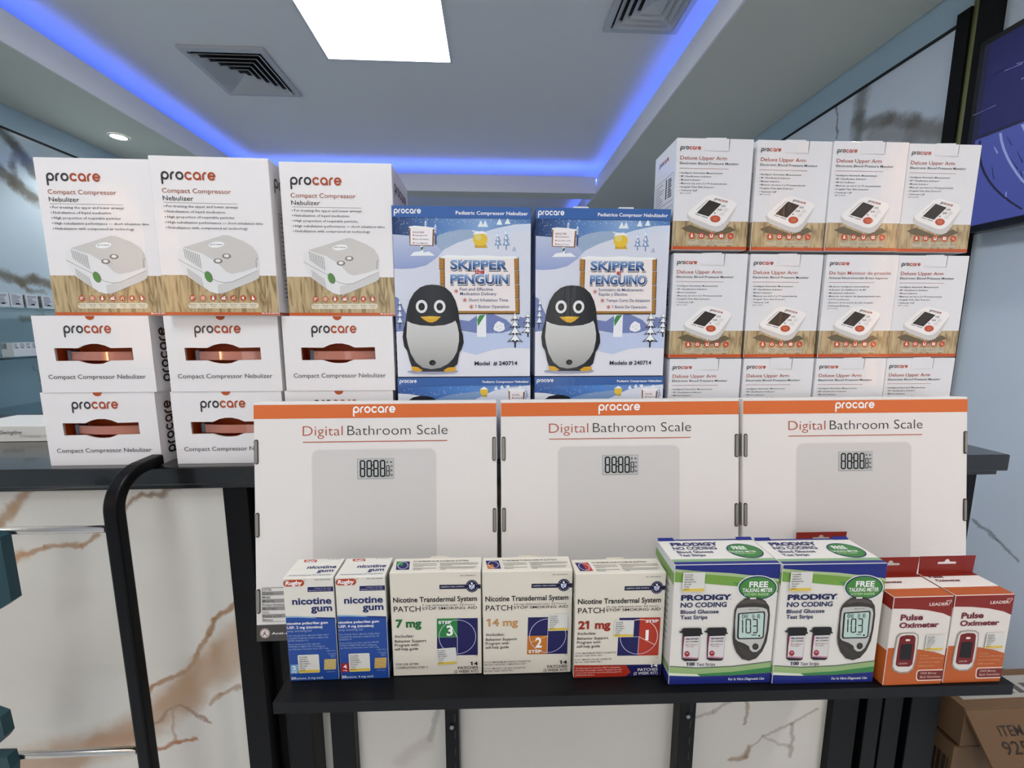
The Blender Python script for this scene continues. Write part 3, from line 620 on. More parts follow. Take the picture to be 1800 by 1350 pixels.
def snow(a, pts, rnd, n, box, lay=3):
    for i in range(n): a.ell(rnd.uniform(box[0], box[2]), rnd.uniform(box[1], box[3]), *([rnd.uniform(1, 2.6)]*2), '#f3f6fb', lay, 6)
def sign(a, x0, y0, x1, y1, title, lines):
    a.poly([(x0-4, y0), (x1+4, y0+6), (x1, y1), (x0, y1-4)], '#9a6f45', 4); a.poly([(x0+6, y0+4), (x1-6, y0+10), (x1-10, y1-6), (x0+6, y1-8)], '#ece6e8', 5)
    a.poly([(x0-6, y0-4), (x0+30, y0-10), (x0+90, y0-6), (x1+6, y0+2), (x1, y0+12), (x0, y0+6)], '#f1f3f8', 6)
    a.text(title, x0+22, x0+22+(x1-x0)*.48, y0+38, 12, '#8a4038', .01, 7)
    for k, s in enumerate(lines):
        a.ell(x0+26, y0+52+k*25, 5, 5, '#c05a48', 7, 8); a.text(s, x0+38, x0+38+(x1-x0)*(.5, .56, .5)[k], y0+57+k*25, 9, '#6a5560', .01, 7, res=1)
def aster(a, x, y, r, m):
    for k in range(3):
        an = k*math.pi/3+.3; a.line([(x-r*math.cos(an), y-r*math.sin(an)), (x+r*math.cos(an), y+r*math.sin(an))], r*.32, m, 6)
def lettering(a, s, x0, x1, y, cap, mat, lay):
    a.text(s, x0+3, x1+5, y+5, cap+4, '#14213f', .065, lay, res=3); a.text(s, x0, x1, y, cap, '#e9eef6', .062, lay+1, res=3); a.text(s, x0+3, x1-3, y-2, cap-4, mat, .035, lay+2, res=3)
def art_penguin(lang):
    w, h = .200, .2465; a = Art(w, h, [(33, 46), (962, 46), (948, 1165), (68, 1165)]); r = random.Random(3)
    zz = lambda y: a.M((500, y))[1]
    sky = gradient_ink('sky_print', [(0, '#16305f'), (.35, '#5b83bd'), (.65, '#86a8d3'), (1, '#4f7ab5')], 0, -.1, .1)
    hill = gradient_ink('hill_print', [(0, '#8f9fcc'), (1, '#c3cce0')], 2, zz(460), zz(200))
    a.full(0, 1, '#cdd1de', 0.5)
    a.full(.06, .17, sky, 1); a.full(0, .066, '#3f6db4', 6)
    a.poly([(30, 235), (110, 240), (200, 246), (290, 262), (340, 300), (380, 330), (330, 385), (260, 435), (180, 455), (100, 460), (45, 458)], hill, 2)
    a.poly([(290, 265), (380, 222), (480, 200), (560, 200), (640, 218), (660, 245), (560, 262), (470, 290), (410, 320), (370, 350)], '#a9c0dc', 2)
    a.poly([(560, 200), (640, 215), (720, 190), (850, 162), (960, 155), (960, 260), (640, 260), (600, 250)], '#c9d3e3', 3)
    a.poly([(380, 330), (470, 285), (560, 255), (640, 240), (700, 230), (960, 200), (960, 420), (300, 420)], '#cfd4e0', 3)
    for q in ((620, 180), (650, 180), (745, 165), (800, 160)): a.poly([(q[0]-18, q[1]), (q[0]+4, q[1]-44), (q[0]+22, q[1])], '#dfe9f5', 3)
    snow(a, 0, r, 70, (60, 125, 940, 160)); snow(a, 0, r, 40, (60, 160, 500, 240)); snow(a, 0, r, 70, (60, 240, 920, 900), 4)
    bluetree(a, 258, 138, 200, 16); bluetree(a, 322, 162, 240, 16); bluetree(a, 738, 205, 325, 26); bluetree(a, 793, 180, 332, 26); bluetree(a, 845, 290, 350, 14)
    # far valley
    a.poly([(45, 640), (75, 650), (120, 740), (160, 800), (150, 860), (50, 870)], '#7f90c6', 2)
    a.poly([(470, 790), (540, 800), (600, 760), (700, 752), (790, 790), (850, 850), (880, 770), (950, 790), (950, 830), (760, 878), (600, 880), (480, 860)], '#7f90c6', 2)
    a.poly([(480, 870), (600, 880), (760, 878), (950, 825), (950, 980), (800, 975), (700, 985), (590, 1020), (500, 1000)], '#b9c6e2', 2)
    a.poly([(40, 870), (150, 850), (200, 1000), (500, 1000), (590, 1022), (700, 988), (820, 972), (960, 985), (960, 1165), (40, 1165)], '#dadbe3', 1)
    # banner post, snowball, firs
    a.poly([(595, 756), (655, 756), (655, 905), (592, 905)], '#e4e6ec', 4); a.poly([(595, 790), (610, 762), (650, 756), (600, 835)], '#4a9a55', 5)
    for q in ((742, 838, 34), (722, 848, 18), (762, 846, 18), (740, 818, 18), (760, 826, 16)): a.ell(q[0], q[1], q[2], q[2]*.95, '#e6e8ee', 4+(q[2] < 30)*1)
    for q in ((728, 835), (748, 848), (752, 826)): a.line([(q[0]-8, q[1]), (q[0], q[1]+6), (q[0]+9, q[1]+2)], 2, '#a9afc4', 6)
    fir(a, 848, 740, 975, 56, '#2b3148', '#e8ecf4', 9); fir(a, 85, 650, 850, 30, '#39425f', '#dfe5f0', 3); fir(a, 935, 740, 905, 52, '#2b3148', '#e6eaf2', 5)
    # lamp
    a.poly([(585, 290), (655, 290), (668, 318), (582, 318)], '#e2b63c', 5); a.ell(619, 262, 49, 44, '#fbd544', 6); a.ell(606, 250, 24, 20, '#f4e48a', 7)
    a.poly([(570, 235), (590, 212), (640, 208), (668, 232), (640, 226), (600, 228)], '#eef1f6', 7)
    # title board
    for x0, y0, x1, y1 in ((345, 378, 382, 462), (350, 465, 384, 558), (352, 561, 384, 640), (842, 378, 876, 462), (846, 466, 878, 556), (846, 560, 879, 648), (848, 652, 880, 752)):
        a.rect(x0, y0, x1, y1, '#c08b3f', 4); a.rect(x1-5, y0, x1, y1, '#3a2b20', 5); a.rect(x0, y1-3, x1, y1, '#3a2b20', 5)
        for k in range(1, 4): a.rect(x0+3, y0+(y1-y0)*k/4, x1-6, y0+(y1-y0)*k/4+2, '#9c6c2c', 5)
    a.rect(440, 733, 880, 752, '#b78338', 4); a.rect(440, 747, 880, 754, '#3a2b20', 5)
    a.poly([(382, 384), (844, 380), (852, 733), (470, 733), (384, 640)], '#e6dedd', 5.5)
    a.poly([(340, 384), (400, 366), (520, 372), (640, 366), (740, 374), (850, 372), (878, 384), (840, 388), (380, 390)], '#e8ebf2', 6)
    blue = gradient_ink('title_print', [(0, '#1d3358'), (.45, '#3f6aa6'), (1, '#9db8de')], 2, zz(466), zz(392)); blue2 = gradient_ink('title_print_low', [(0, '#1d3358'), (.45, '#3f6aa6'), (1, '#9db8de')], 2, zz(560), zz(488))
    es = lang == 'es'
    lettering(a, 'SKIPPER', 416, 800, 462, 66, blue, 7); lettering(a, 'PENGUINO' if es else 'PENGUIN', 416, 808, 556, 66, blue2, 7)
    a.text('el' if es else 'the', 600 if es else 580, 628 if es else 645, 490, 34, '#c8434c', .03, 11, res=3)
    T = (('Suministro de Medicamento', 480, 788), ('Rapido y Efectivo', 483, 680), ('Tiempo Corto De Inhalacion', 535, 836), ('1 Boton De Operacion', 577, 815)) if es else (('Fast and Effective', 480, 702), ('Medication Delivery', 483, 725), ('Short Inhalation Time', 540, 803), ('1 Button Operation', 582, 810))
    for (s, x0, x1), y in zip(T, (600, 630, 671, 714)): a.text(s, x0, x1, y, 21, '#4e6488', .012, 7, res=2)
    for x, y in ((457, 604), (514 - (4 if es else 0), 662), (557 - (4 if es else 0), 706)): aster(a, x, y, 14, '#d0685a')
    if es: sign(a, 152, 188, 310, 310, 'INCLUYE:', ('Nebulizador', 'Cinco Filtros de Aire', 'Manual de Usuario'))
    else: sign(a, 152, 188, 310, 310, 'INCLUDES:', ('Nebulizer Kit', 'Five Air Filters', 'User Manual'))
    a.poly([(222, 308), (242, 308), (240, 365), (226, 365)], '#e8ebf2', 4); a.poly([(224, 320), (242, 312), (240, 330), (226, 342)], '#3f7a52', 5); a.rect(318, 238, 330, 300, '#4c5b80', 5)
    a.poly([(155, 375), (180, 350), (215, 345), (240, 352), (280, 345), (318, 372)], '#e3e7f0', 4)
    # header
    a.logo(50, 238, 99, 31, '#ffffff', '#ffffff', 7)
    a.text('Pediatrico Compresor Nebulizador' if es else 'Pediatric Compressor Nebulizer', 457, 940, 101, 24, '#ffffff', .016, 7, res=2)
    # the device
    bl = gradient_ink('penguin_body_print', [(0, '#1d1f24'), (.5, '#303338'), (1, '#16181c')], 0, a.M((120, 700))[0]-w/2, a.M((490, 700))[0]-w/2)
    a.ell(300, 1130, 170, 14, '#a9aec6', 12)
    body = [(300, 562), (345, 566), (388, 582), (425, 615), (452, 665), (468, 720), (476, 790), (486, 850), (500, 890), (505, 940), (490, 985), (476, 1005), (462, 1080), (430, 1112), (380, 1130), (230, 1130), (168, 1112), (148, 1060), (132, 995), (112, 965), (103, 905), (110, 850), (124, 800), (132, 730), (150, 665), (180, 615), (220, 580), (258, 566)]
    a.poly(body, bl, 13); a.poly([(160, 1095), (200, 1100), (235, 1122), (200, 1130), (165, 1122)], '#eeb532', 14); a.poly([(370, 1122), (400, 1104), (445, 1100), (455, 1112), (440, 1130), (385, 1132)], '#eeb532', 14)
    bel = gradient_ink('penguin_belly_print', [(0, '#9d9d9b'), (.55, '#c3c3c0'), (1, '#d2d3d2')], 2, zz(1110), zz(800))
    a.poly([(134, 800), (165, 815), (220, 828), (300, 833), (380, 826), (430, 810), (450, 797), (462, 820), (474, 880), (474, 930), (460, 1000), (435, 1045), (400, 1080), (350, 1105), (290, 1114), (235, 1104), (190, 1070), (155, 1010), (137, 950), (128, 900)], bel, 15)
    for x in (229, 348): a.ell(x, 705, 38, 43, '#dfdfde', 15); a.ell(x, 706, 21, 25, '#1d1f22', 16); a.ell(x, 706, 12, 15, '#33373b', 17)
    a.poly([(220, 772), (285, 767), (356, 771), (325, 798), (298, 810), (270, 806), (245, 792)], '#f0b832', 15); a.poly([(235, 774), (285, 771), (340, 773), (300, 786), (262, 784)], '#f0cd55', 16)
    a.ell(298, 1072, 22, 18, '#17181a', 16); a.ell(303, 1076, 12, 9, '#3a3b3c', 17)
    a.text('Modelo # 240714' if es else 'Model  # 240714', 576, 862, 1090, 27, '#22304f', .022, 7, res=3)
    return w, h, a
def navy_side(W_, H_):
    s = Art(W_, H_); s.full(0, 1, '#2b4f92', 1); s.full(.12, .5, '#8fa3cf', 2); s.full(.7, 1, '#c5cadb', 2); return s
PBODY = ink('#27427c', 'g'); PD = .128
for lang, x, lab in (('en', -.043, 'blue snow scene carton picturing a penguin-shaped nebulizer, title in English'), ('es', .1637, 'blue snow scene carton picturing a penguin-shaped nebulizer, title in Spanish')):
    w, h, a = art_penguin(lang)
    t = thing('penguin_nebulizer_carton', lab, 'nebulizer carton', (x, .620, BASE+.1305), 0, 'penguin nebulizer cartons standing')
    link('carton', carton_mesh('carton', w, h, PD, PBODY, .0007, front=a, left=navy_side(PD, h), right=navy_side(PD, h)), t)
    if lang == 'es':
        for x0 in (-.045, .022):
            m = MB(); m.box((x0, -.0006, h-.0004), (x0+.022, .03, h+.0016), ink('#d8d8da', 'g')); obj('tape_tab', m, t)
def art_penguin_low():
    w, h = .2015, .1295; a = Art(w, h, [(70, 1168), (952, 1168), (949, 1740), (76, 1740)]); r = random.Random(5)
    sky = gradient_ink('low_sky_print', [(0, '#2b559a'), (.5, '#4f86cf'), (1, '#7fa0cf')], 0, -.1, .1)
    a.full(0, 1, '#cdd1de', .5); a.full(.05, .3, sky, 1); a.full(0, .095, '#3f6db4', 6)
    a.poly([(60, 1275), (150, 1280), (260, 1300), (330, 1400), (60, 1740)], '#dfe3ee', 2); a.poly([(300, 1320), (420, 1285), (560, 1268), (640, 1262), (700, 1280), (600, 1330), (400, 1500)], '#8fb0dc', 2)
    a.poly([(560, 1330), (700, 1262), (800, 1240), (960, 1225), (960, 1740), (400, 1740)], '#d5dae6', 3)
    for q in ((720, 1255), (760, 1246), (800, 1240), (880, 1250)): a.poly([(q[0]-14, q[1]), (q[0], q[1]-28), (q[0]+14, q[1])], '#dfe9f5', 3)
    snow(a, 0, r, 60, (90, 1225, 900, 1290)); bluetree(a, 920, 1235, 1320, 18, 4)
    a.ell(640, 1265, 27, 27, '#fbd544', 6); a.rect(628, 1285, 660, 1302, '#e2b63c', 5); a.poly([(612, 1250), (640, 1232), (668, 1250)], '#eef1f6', 7)
    sign(a, 806, 1258, 908, 1345, 'INCLUDES:', ('Nebulizer Kit', 'Five Air Filters', 'User Manual'))
    a.logo(85, 203, 1203, 20, '#ffffff', '#ffffff', 7); a.text('Pediatric Compressor Nebulizer', 630, 940, 1206, 15, '#ffffff', .02, 7, res=2)
    a.poly([(140, 1322), (170, 1302), (215, 1292), (260, 1292), (300, 1304), (335, 1330), (370, 1420), (380, 1700), (110, 1700), (115, 1420)], '#1f2126', 8)
    return w, h, a
w, h, a = art_penguin_low(); PL = carton_mesh('penguin_nebulizer_carton', w, h, .22, PBODY, .0007, front=a, left=navy_side(.22, h), right=navy_side(.22, h))
for x, lab in ((-.043, 'blue penguin nebulizer carton lying under the English one, mostly hidden by the scale cartons'), (.1645, 'blue penguin nebulizer carton lying under the Spanish one, mostly hidden by the scale cartons')):
    tag(link('penguin_nebulizer_carton', PL, None, (x, .620, BASE)), lab, 'nebulizer carton', 'penguin nebulizer cartons lying underneath')
# ------------------------------------------------------------------ blood pressure monitor cartons
def art_bp(es=False):
    w, h = .1145, .1565; a = Art(w, h, [(175, 68), (788, 66), (740, 968), (132, 968)])
    a.full(.735, .966, wood_print(), 1); a.full(.966, 1, '#d2571f', 2)
    a.logo(198, 370, 160, 27, '#2f2f33', '#c8452c', wt=.25)
    T = '#b9553c'; K = '#4a4b4e'
    if es: a.text('De lujo Monitor de presión', 197, 718, 240, 30, T, .002, res=2); a.text('Arterial Electrónicodel Brazo Superior', 194, 702, 278, 19, K, .004, res=2)
    else: a.text('Deluxe Upper Arm', 197, 567, 239, 31, T, .003, res=3); a.text('Electronic Blood Pressure Monitor', 194, 666, 276, 20, K, .006, res=2)
    a.rect(192, 306, 583, 309, '#b86a58', 2)
    B = (('Medicion inteligente automatizada', 340), ('Indicador de clasificacion de BP', 312), ('Movimiento indicador', 222), ('Memoria con espacio de almacenamiento para', 440), ('2 x 99 mediciones', 175), ('Detector de frecuencia de pulso irregular', 382), ('Universal Estándar', 182)) if es else \
        (('Intelligent Automatic Measurement', 332), ('BP Classification Indicator', 244), ('Motion Indicator', 155), ('Memory can store 2 x 99 measurements', 368), ('Irregular Pulse Rate Detector', 268), ('Universal Cuff', 130))
    for k, (s, l) in enumerate(B): y = 350+k*28; a.text(s, 203, 203+l, y, 14, K, .008, res=1); a.rect(189, y-7, 195, y-4, K, 3)
    y = 350+len(B)*28-6; a.text('(8.7" to 16.5")', 196, 283, y, 11, K, .006, res=1)
    # monitor
    a.poly([(205, 790), (280, 760), (470, 830), (600, 770), (650, 800), (560, 840), (430, 850), (260, 820)], '#6d6248', 2)
    a.poly([(440, 517), (470, 516), (620, 560), (648, 578), (655, 605), (645, 630), (590, 745), (545, 802), (505, 817), (450, 808), (290, 745), (262, 722), (252, 690), (262, 660), (405, 530)], '#c4c2c0', 3)
    a.poly([(440, 517), (470, 516), (620, 560), (648, 578), (652, 602), (560, 735), (520, 765), (480, 772), (440, 762), (290, 705), (262, 682), (262, 660), (405, 530)], '#e6e4e3', 4)
    a.poly([(432, 559), (528, 590), (428, 693), (330, 665)], '#2b2622', 5)
    for k in range(5): a.line([(352+k*19, 662+k*5.5-12), (428+k*18, 585+k*5-12)], 1.5, '#4a4139', 6)
    a.line([(415, 560), (330, 640)], 3, '#4f4c4a', 5); a.line([(322, 674), (358, 686)], 5, '#5c5856', 5); a.line([(372, 690), (418, 704)], 5, '#5c5856', 5)
    a.ell(481, 711, 42, 29, '#cf5530', 5); a.line([(462, 704), (500, 704), (492, 720), (465, 718)], 3, '#f0b79a', 6)
    u0, v0 = a.M((472, 556)); u1, v1 = a.M((580, 582))
    a.logo(0, 0, 0, 0, '#3a3638', '#b8503c', 6, tr=lambda x, yy: (u0+(u1-u0)*x/7.02+yy*.0012, v0+(v1-v0)*x/7.02+yy*.0027))
    a.text('SYS', 528, 562, 612, 15, '#2f2d2c', .02, 6, y1=616); a.text('DIA', 500, 535, 640, 15, '#2f2d2c', .02, 6, y1=646); a.ell(476, 664, 6, 5, '#2f2d2c', 6, 8)
    for cx, cy in ((568, 636), (537, 671)):
        a.ell(cx, cy, 19, 13, '#b9b6b3', 5, 14); a.ell(cx, cy, 16, 10.5, '#e6e4e3', 6, 14); a.ell(cx, cy, 4, 3, '#35322f', 7, 8)
    a.line([(556, 648), (549, 660)], 2, '#8a8784', 6)
    a.rr(256, 882, 632, 926, 20, '#d2c5a8', 3)
    for i, x in enumerate((293, 373, 452, 533, 609)):
        a.ell(x, 850, 26, 27, '#cf5230', 3, 20); W_ = '#f6e6dd'
        if i == 0: a.ell(x, 838, 5, 6, W_, 4, 8); a.poly([(x-11, 862), (x-5, 843), (x+5, 843), (x+11, 862)], W_, 4)
        elif i == 1: a.ell(x-3, 850, 15, 13, W_, 4, 12); a.poly([(x-12, 846), (x-3, 860), (x+6, 846), (x+2, 841), (x-3, 846), (x-8, 841)], '#cf5230', 5)
        elif i == 2: a.rect(x-12, 838, x-5, 864, W_, 4); a.rect(x-12, 855, x+12, 864, W_, 4); a.rect(x+5, 836, x+12, 864, W_, 4)
        elif i == 3: a.rr(x-14, 838, x+14, 863, 4, W_, 4); a.rect(x-5, 847, x+5, 853, '#8a4a3a', 5)
        else: a.ell(x-5, 848, 8, 8, '#f0a88e', 4, 10); a.ell(x+4, 856, 8, 8, '#f0a88e', 4, 10)
        for j, (s, l) in enumerate(zip((('Intelligent',), ('Irregular', 'Pulse Rate', 'Detector'), ('BP', 'Classification', 'Indicator'), ('2 x 99', 'Measurements'), ('Motion', 'Indicator'))[i], ((30,), (26, 30, 26), (8, 34, 26), (20, 36), (20, 26))[i])):
            a.text(s, x-l, x+l, 893+j*13, 7, '#57503f', .01, 4, res=1)
    return w, h, a
BD = .079
def bp_side(h):
    s = Art(BD, h, None, 'g'); s.h = np.eye(3)
    s.logo(0, 0, 0, 0, '#3a3a44', '#c0503c', tr=lambda x, y: (.018+x*.0052, h-.021+y*.0058)); s.full(.966, 1, '#b84a1c', 2); s.full(.735, .966, '#a39373', 1)
    for b in (.112, .066):
        s.line([(.006, b), (.073, b), (.073, b-.038), (.006, b-.038), (.006, b)], .0006, '#6a6d75', 2, uv=True); s.line([(.048, b-.004), (.048, b-.03)], .004, '#3d4048', 2, uv=True)
        for k in range(8): s.line([(.010, b-.006-k*.004), (.022+random.random()*.018, b-.006-k*.004)], .0009, '#777a82', 2, uv=True); s.line([(.055, b-.006-k*.0035), (.058+random.random()*.01, b-.006-k*.0035)], .002, '#3d4048', 2, uv=True)
    return s
BPW = ink('#d9dadd', 'g')
def bp_meshes(es):
    w, h, a = art_bp(es); s = bp_side(h)
    me = carton_mesh('carton', w, h, BD, BPW, .0006, front=a, left=s, right=s)
    f = MB(); x0, x1 = a.M((395, 120))[0]-w/2, a.M((583, 120))[0]-w/2; z0 = a.M((395, 166))[1]
    f.prism([(x0, -.0002, z0), (x0, -.0002, h-.001), (x1, -.0014, h-.001), (x1, -.0008, z0)], (0, .0001, 0), BPW)
    f.prism([(x0+.001, -.0002, h-.001), (x1-.004, -.0002, h-.001), (x1-.004, -.0002, h+.0012), (x0+.001, -.0002, h+.0006)], (0, .0006, 0), BPW)
    g = MB(); g.prism([(x1-.0002, -.0010, h-.0004), (x1+.0012, -.0010, h-.0004), (x1+.0004, -.0010, z0-.001)], (0, .0002, 0), plain('slit_shadow', '#3b3d42', .8))  # dark sliver painting the slit together with its shadow
    return me, f.mesh('tuck_flap'), g.mesh('flap_slit')
BM_, BES = bp_meshes(False), bp_meshes(True)
grid = (('top', BASE+.3195, (.3255, .4462, .5612, .6785), .6215), ('middle', BASE+.158, (.3287, .4475, .5660, .6825), .6200), ('bottom', BASE, (.3308, .4495, .5662, .6838), .6205))
for row, z, xs, y in grid:
    for k, x in enumerate(xs):
        es = row == 'middle' and k == 2
        pos = ('beside the penguin cartons', 'second from the penguin cartons', 'third from the penguin cartons', 'at the right end')[k]
        t = thing('blood_pressure_monitor_carton', 'white blood pressure monitor carton with Spanish text, middle row' if es else 'white upper arm blood pressure monitor carton, %s row, %s' % (row, pos), 'monitor carton',
                  (x, y+(.0, .001, -.001, .0015)[k], z), (.0, .012, -.008, .0)[k]*(1 if row == 'top' else .5), 'blood pressure monitor cartons stacked on the counter')
        for nm, me in zip(('carton', 'tuck_flap', 'flap_slit'), BES if es else BM_):
            if es and nm != 'carton': continue
            link(nm, me, t)
# ------------------------------------------------------------------ bathroom scale cartons leaning on the counter
SW, SH, SD = .341, .331, .034
def art_scale():
    a = Art(SW, SH, [(57, 84), (1733, 64), (1780, 1700), (82, 1714)], 'm')
    a.full(.010, .068, '#ea7a40', 1); a.logo(733, 1042, 152, 46, '#ffffff', '#ffffff', 3)
    a.text('Digital', 392, 664, 306, 70, '#c2583c', -.012, 3, res=4); a.text('Bathroom Scale', 697, 1392, 302, 70, '#3c3a3b', -.012, 3, res=4)
    y = a.M((393, 352))[1]; x0, x1 = a.M((393, 352))[0], a.M((1391, 340))[0]; a.raw([(x0, y), (x1, y), (x1, y+.0011), (x0, y+.0011)], [[0, 1, 2, 3]], '#c8552f', 3)
    def uvrr(px0, py0, px1, py1, r, m, lay):
        u0, v0 = a.M((px0, py0)); u1, v1 = a.M((px1, py1)); c = ((u0+u1)/2, (v0+v1)/2); a.poly([(c[0]+p[0], c[1]+p[1]) for p in rrect(u1-u0, v0-v1, r, 6)], m, lay, uv=True)
    uvrr(448, 396, 1346, 1560, .0105, '#d6d2cf', 1); uvrr(455, 404, 1340, 1553, .0095, '#c9c6c3', 2)
    # display in its own frame
    u0, v0 = a.M((768, 464)); u1, v1 = a.M((1020, 597)); DWd, DHt = u1-u0, v0-v1
    a.raw([(u0-.0006, v1-.0006), (u1+.0004, v1-.0006), (u1+.0004, v0+.0004), (u0-.0006, v0+.0004)], [[0, 1, 2, 3]], '#8e8c8a', 3); a.raw([(u0, v1), (u1, v1), (u1, v0), (u0, v0)], [[0, 1, 2, 3]], '#b7b9b8', 4)
    keep = a.h; sx, sy = DWd/960, DHt/510
    a.h = np.array([[sx, 0, u0-sx*395], [0, -sy, v0+sy*425], [0, 0, 1.0]])
    for x in (450, 628, 808, 985): a.seg7(x, 455, 150, 440, '8', '#171718', 38, 5)
    a.seg7(1152, 598, 96, 288, '8', '#171718', 24, 5)
    a.rect(765, 572, 815, 600, '#171718', 5); a.rect(765, 704, 815, 732, '#171718', 5)
    for x in (788, 963, 1135): a.ell(x, 878, 13, 13, '#171718', 5, 8)
    a.ell(1187, 490, 12, 14, '#171718', 5, 8); a.poly([(1155, 535), (1187, 500), (1220, 535)], '#171718', 5); a.poly([(1245, 480), (1290, 500), (1335, 530), (1250, 530), (1275, 505)], '#171718', 5)
    for s, yy in (('st', 640), ('lb', 755), ('kg', 865)): a.text(s, 1258, 1330, yy, 60, '#2a2a2a', .02, 5, shear=.2, res=1)
    a.h = keep
    # spec table and dark band at the foot (measured on the uncovered corner)
    A = lambda X, Y: (X, Y)
    ex, ey = SW/1700., .0
    def U(px, py): return a.M(((px/5.193+430-430)*3.913, (py/5.193+960-690)*3.913))
    a.raw([(.0004, .0004), (SW-.0004, .0004), (SW-.0004, U(110, 718)[1]), (.0004, U(110, 718)[1])], [[0, 1, 2, 3]], '#54504d', 3)
    tx0, ty0 = U(158, 378); _, ty1 = U(160, 690); n = 9; rh = (ty0-ty1)/n
    for k, s in enumerate(('LOT No.', 'Quantity:', 'Model:', 'Material:', 'Product Dimensions:', 'Max Weight:', 'Unit:', 'Display screen:', 'Battery:')):
        if k % 2: a.raw([(tx0, ty0-rh*(k+1)), (tx0+.12, ty0-rh*(k+1)), (tx0+.12, ty0-rh*k), (tx0, ty0-rh*k)], [[0, 1, 2, 3]], '#a6a3a1', 3)
        vs, fs, g0, g1 = glyphs(s, .004, 2); kk = .0052*len(s)*.55/(g1-g0)*.62; a.raw([(tx0+.001+(p[0]-g0)*kk, ty0-rh*(k+.78)+p[1]*.0034/CAP) for p in vs], fs, ink('#56524f', 'm'), 4)
    a.line([(tx0, ty0), (tx0+.12, ty0), (tx0+.12, ty1), (tx0, ty1), (tx0, ty0)], .0005, '#6a6764', 4, uv=True)
    cx, cy = U(187, 795)
    for r, m, l in ((.0068, '#c8beb8', 4), (.0061, '#b5452c', 5), (.0054, '#d9d3ce', 6)): a.poly([(cx+p[0], cy+p[1]) for p in circ(r, 24)], m, l, uv=True)
    a.line([(cx-.003, cy-.003), (cx, cy), (cx+.0005, cy+.003)], .0011, '#3b3735', 7, uv=True); a.line([(cx+.0028, cy-.0032), (cx, cy), (cx-.002, cy+.001)], .0010, '#3b3735', 7, uv=True)
    a.text('Anti-skid', *(q*1.0 for q in ((247/5.193)*3.913, (470/5.193)*3.913)), (808/5.193+270)*3.913, 22*3.913/5.193, '#eae6e2', .012, 5, res=3)
    return a
SB = ink('#dcd8d4', 'm'); SCM = carton_mesh('carton', SW, SH, SD, SB, .0009, front=art_scale())
def clip_mesh(left):
    m = MB(); s = -1 if left else 1; g = plain('clip_grey', '#8d8983', .45); k = plain('clip_dark', '#3e3a36', .5)
    m.prism([(s*SW/2-s*.0038+p[0], -.0011, p[1]) for p in rrect(.0052, .034, .0025, 6)], (0, .0018, 0), k)
    m.prism([(s*SW/2-s*.0036+p[0], -.0016, p[1]) for p in rrect(.0034, .031, .0016, 6)], (0, .0006, 0), g)
    m.box((s*SW/2-.0008, .001, -.0165), (s*SW/2+.0008, .016, .0165), g, .0003); return m.mesh('edge_clip')
CL = {True: clip_mesh(True), False: clip_mesh(False)}
lean = math.atan2(.040, .3276)
for x, sx, lab in ((-.1620, .979, 'white digital bathroom scale carton, the left one, its foot corner with table showing'), (.1838, 1.015, 'white digital bathroom scale carton, the middle one behind the patch boxes'), (.5350, 1.012, 'white digital bathroom scale carton, the right one behind the red oximeter tabs')):
    t = thing('scale_carton', lab, 'scale carton', (x, .530, .9706), 0, 'bathroom scale cartons leaning on the counter', rx=-lean); t.scale.x = sx
    link('carton', SCM, t)
    for left in (True, False):
        for f in (.205, .51, .83): link('edge_clip', CL[left], t, (0, 0, SH*(1-f)))
# ------------------------------------------------------------------ small boxes on the shelf
SZ = .9699
def sticker(name, w, h, lines, parent, loc, rz=0, tilt=0, flag='#e6d04e'):
    m = MB(); m.prism([(p[0]+w/2, 0, p[1]+h/2) for p in rrect(w, h, .0012, 3)], (0, .0002, 0), plain('sticker_white', '#d9d8d2', .45))
    m.box((.0004, -.00012, .0006), (w-.0004, 0, h*.17), plain('sticker_yellow', '#dcbf4a', .5))
    a = Art(w, h, None, 's'); a.h = np.eye(3); n = len(lines)
    for k, s in enumerate(lines):
        vs, fs, g0, g1 = glyphs(s, .012, 1); hh = h*.075; sc = min(hh/CAP*.92, (w*.84)/(g1-g0)); yy = h*(.86-.125*k)
        a.raw([(w*.07+(p[0]-g0)*sc, yy+p[1]*hh/CAP) for p in vs], fs, '#3c3a3a', 2)
    a.put(m, (0, 0, 0), (1, 0, 0), (0, 0, 1), (0, -1, 0)); return obj('price_sticker', m, parent, loc, (0, tilt, rz))
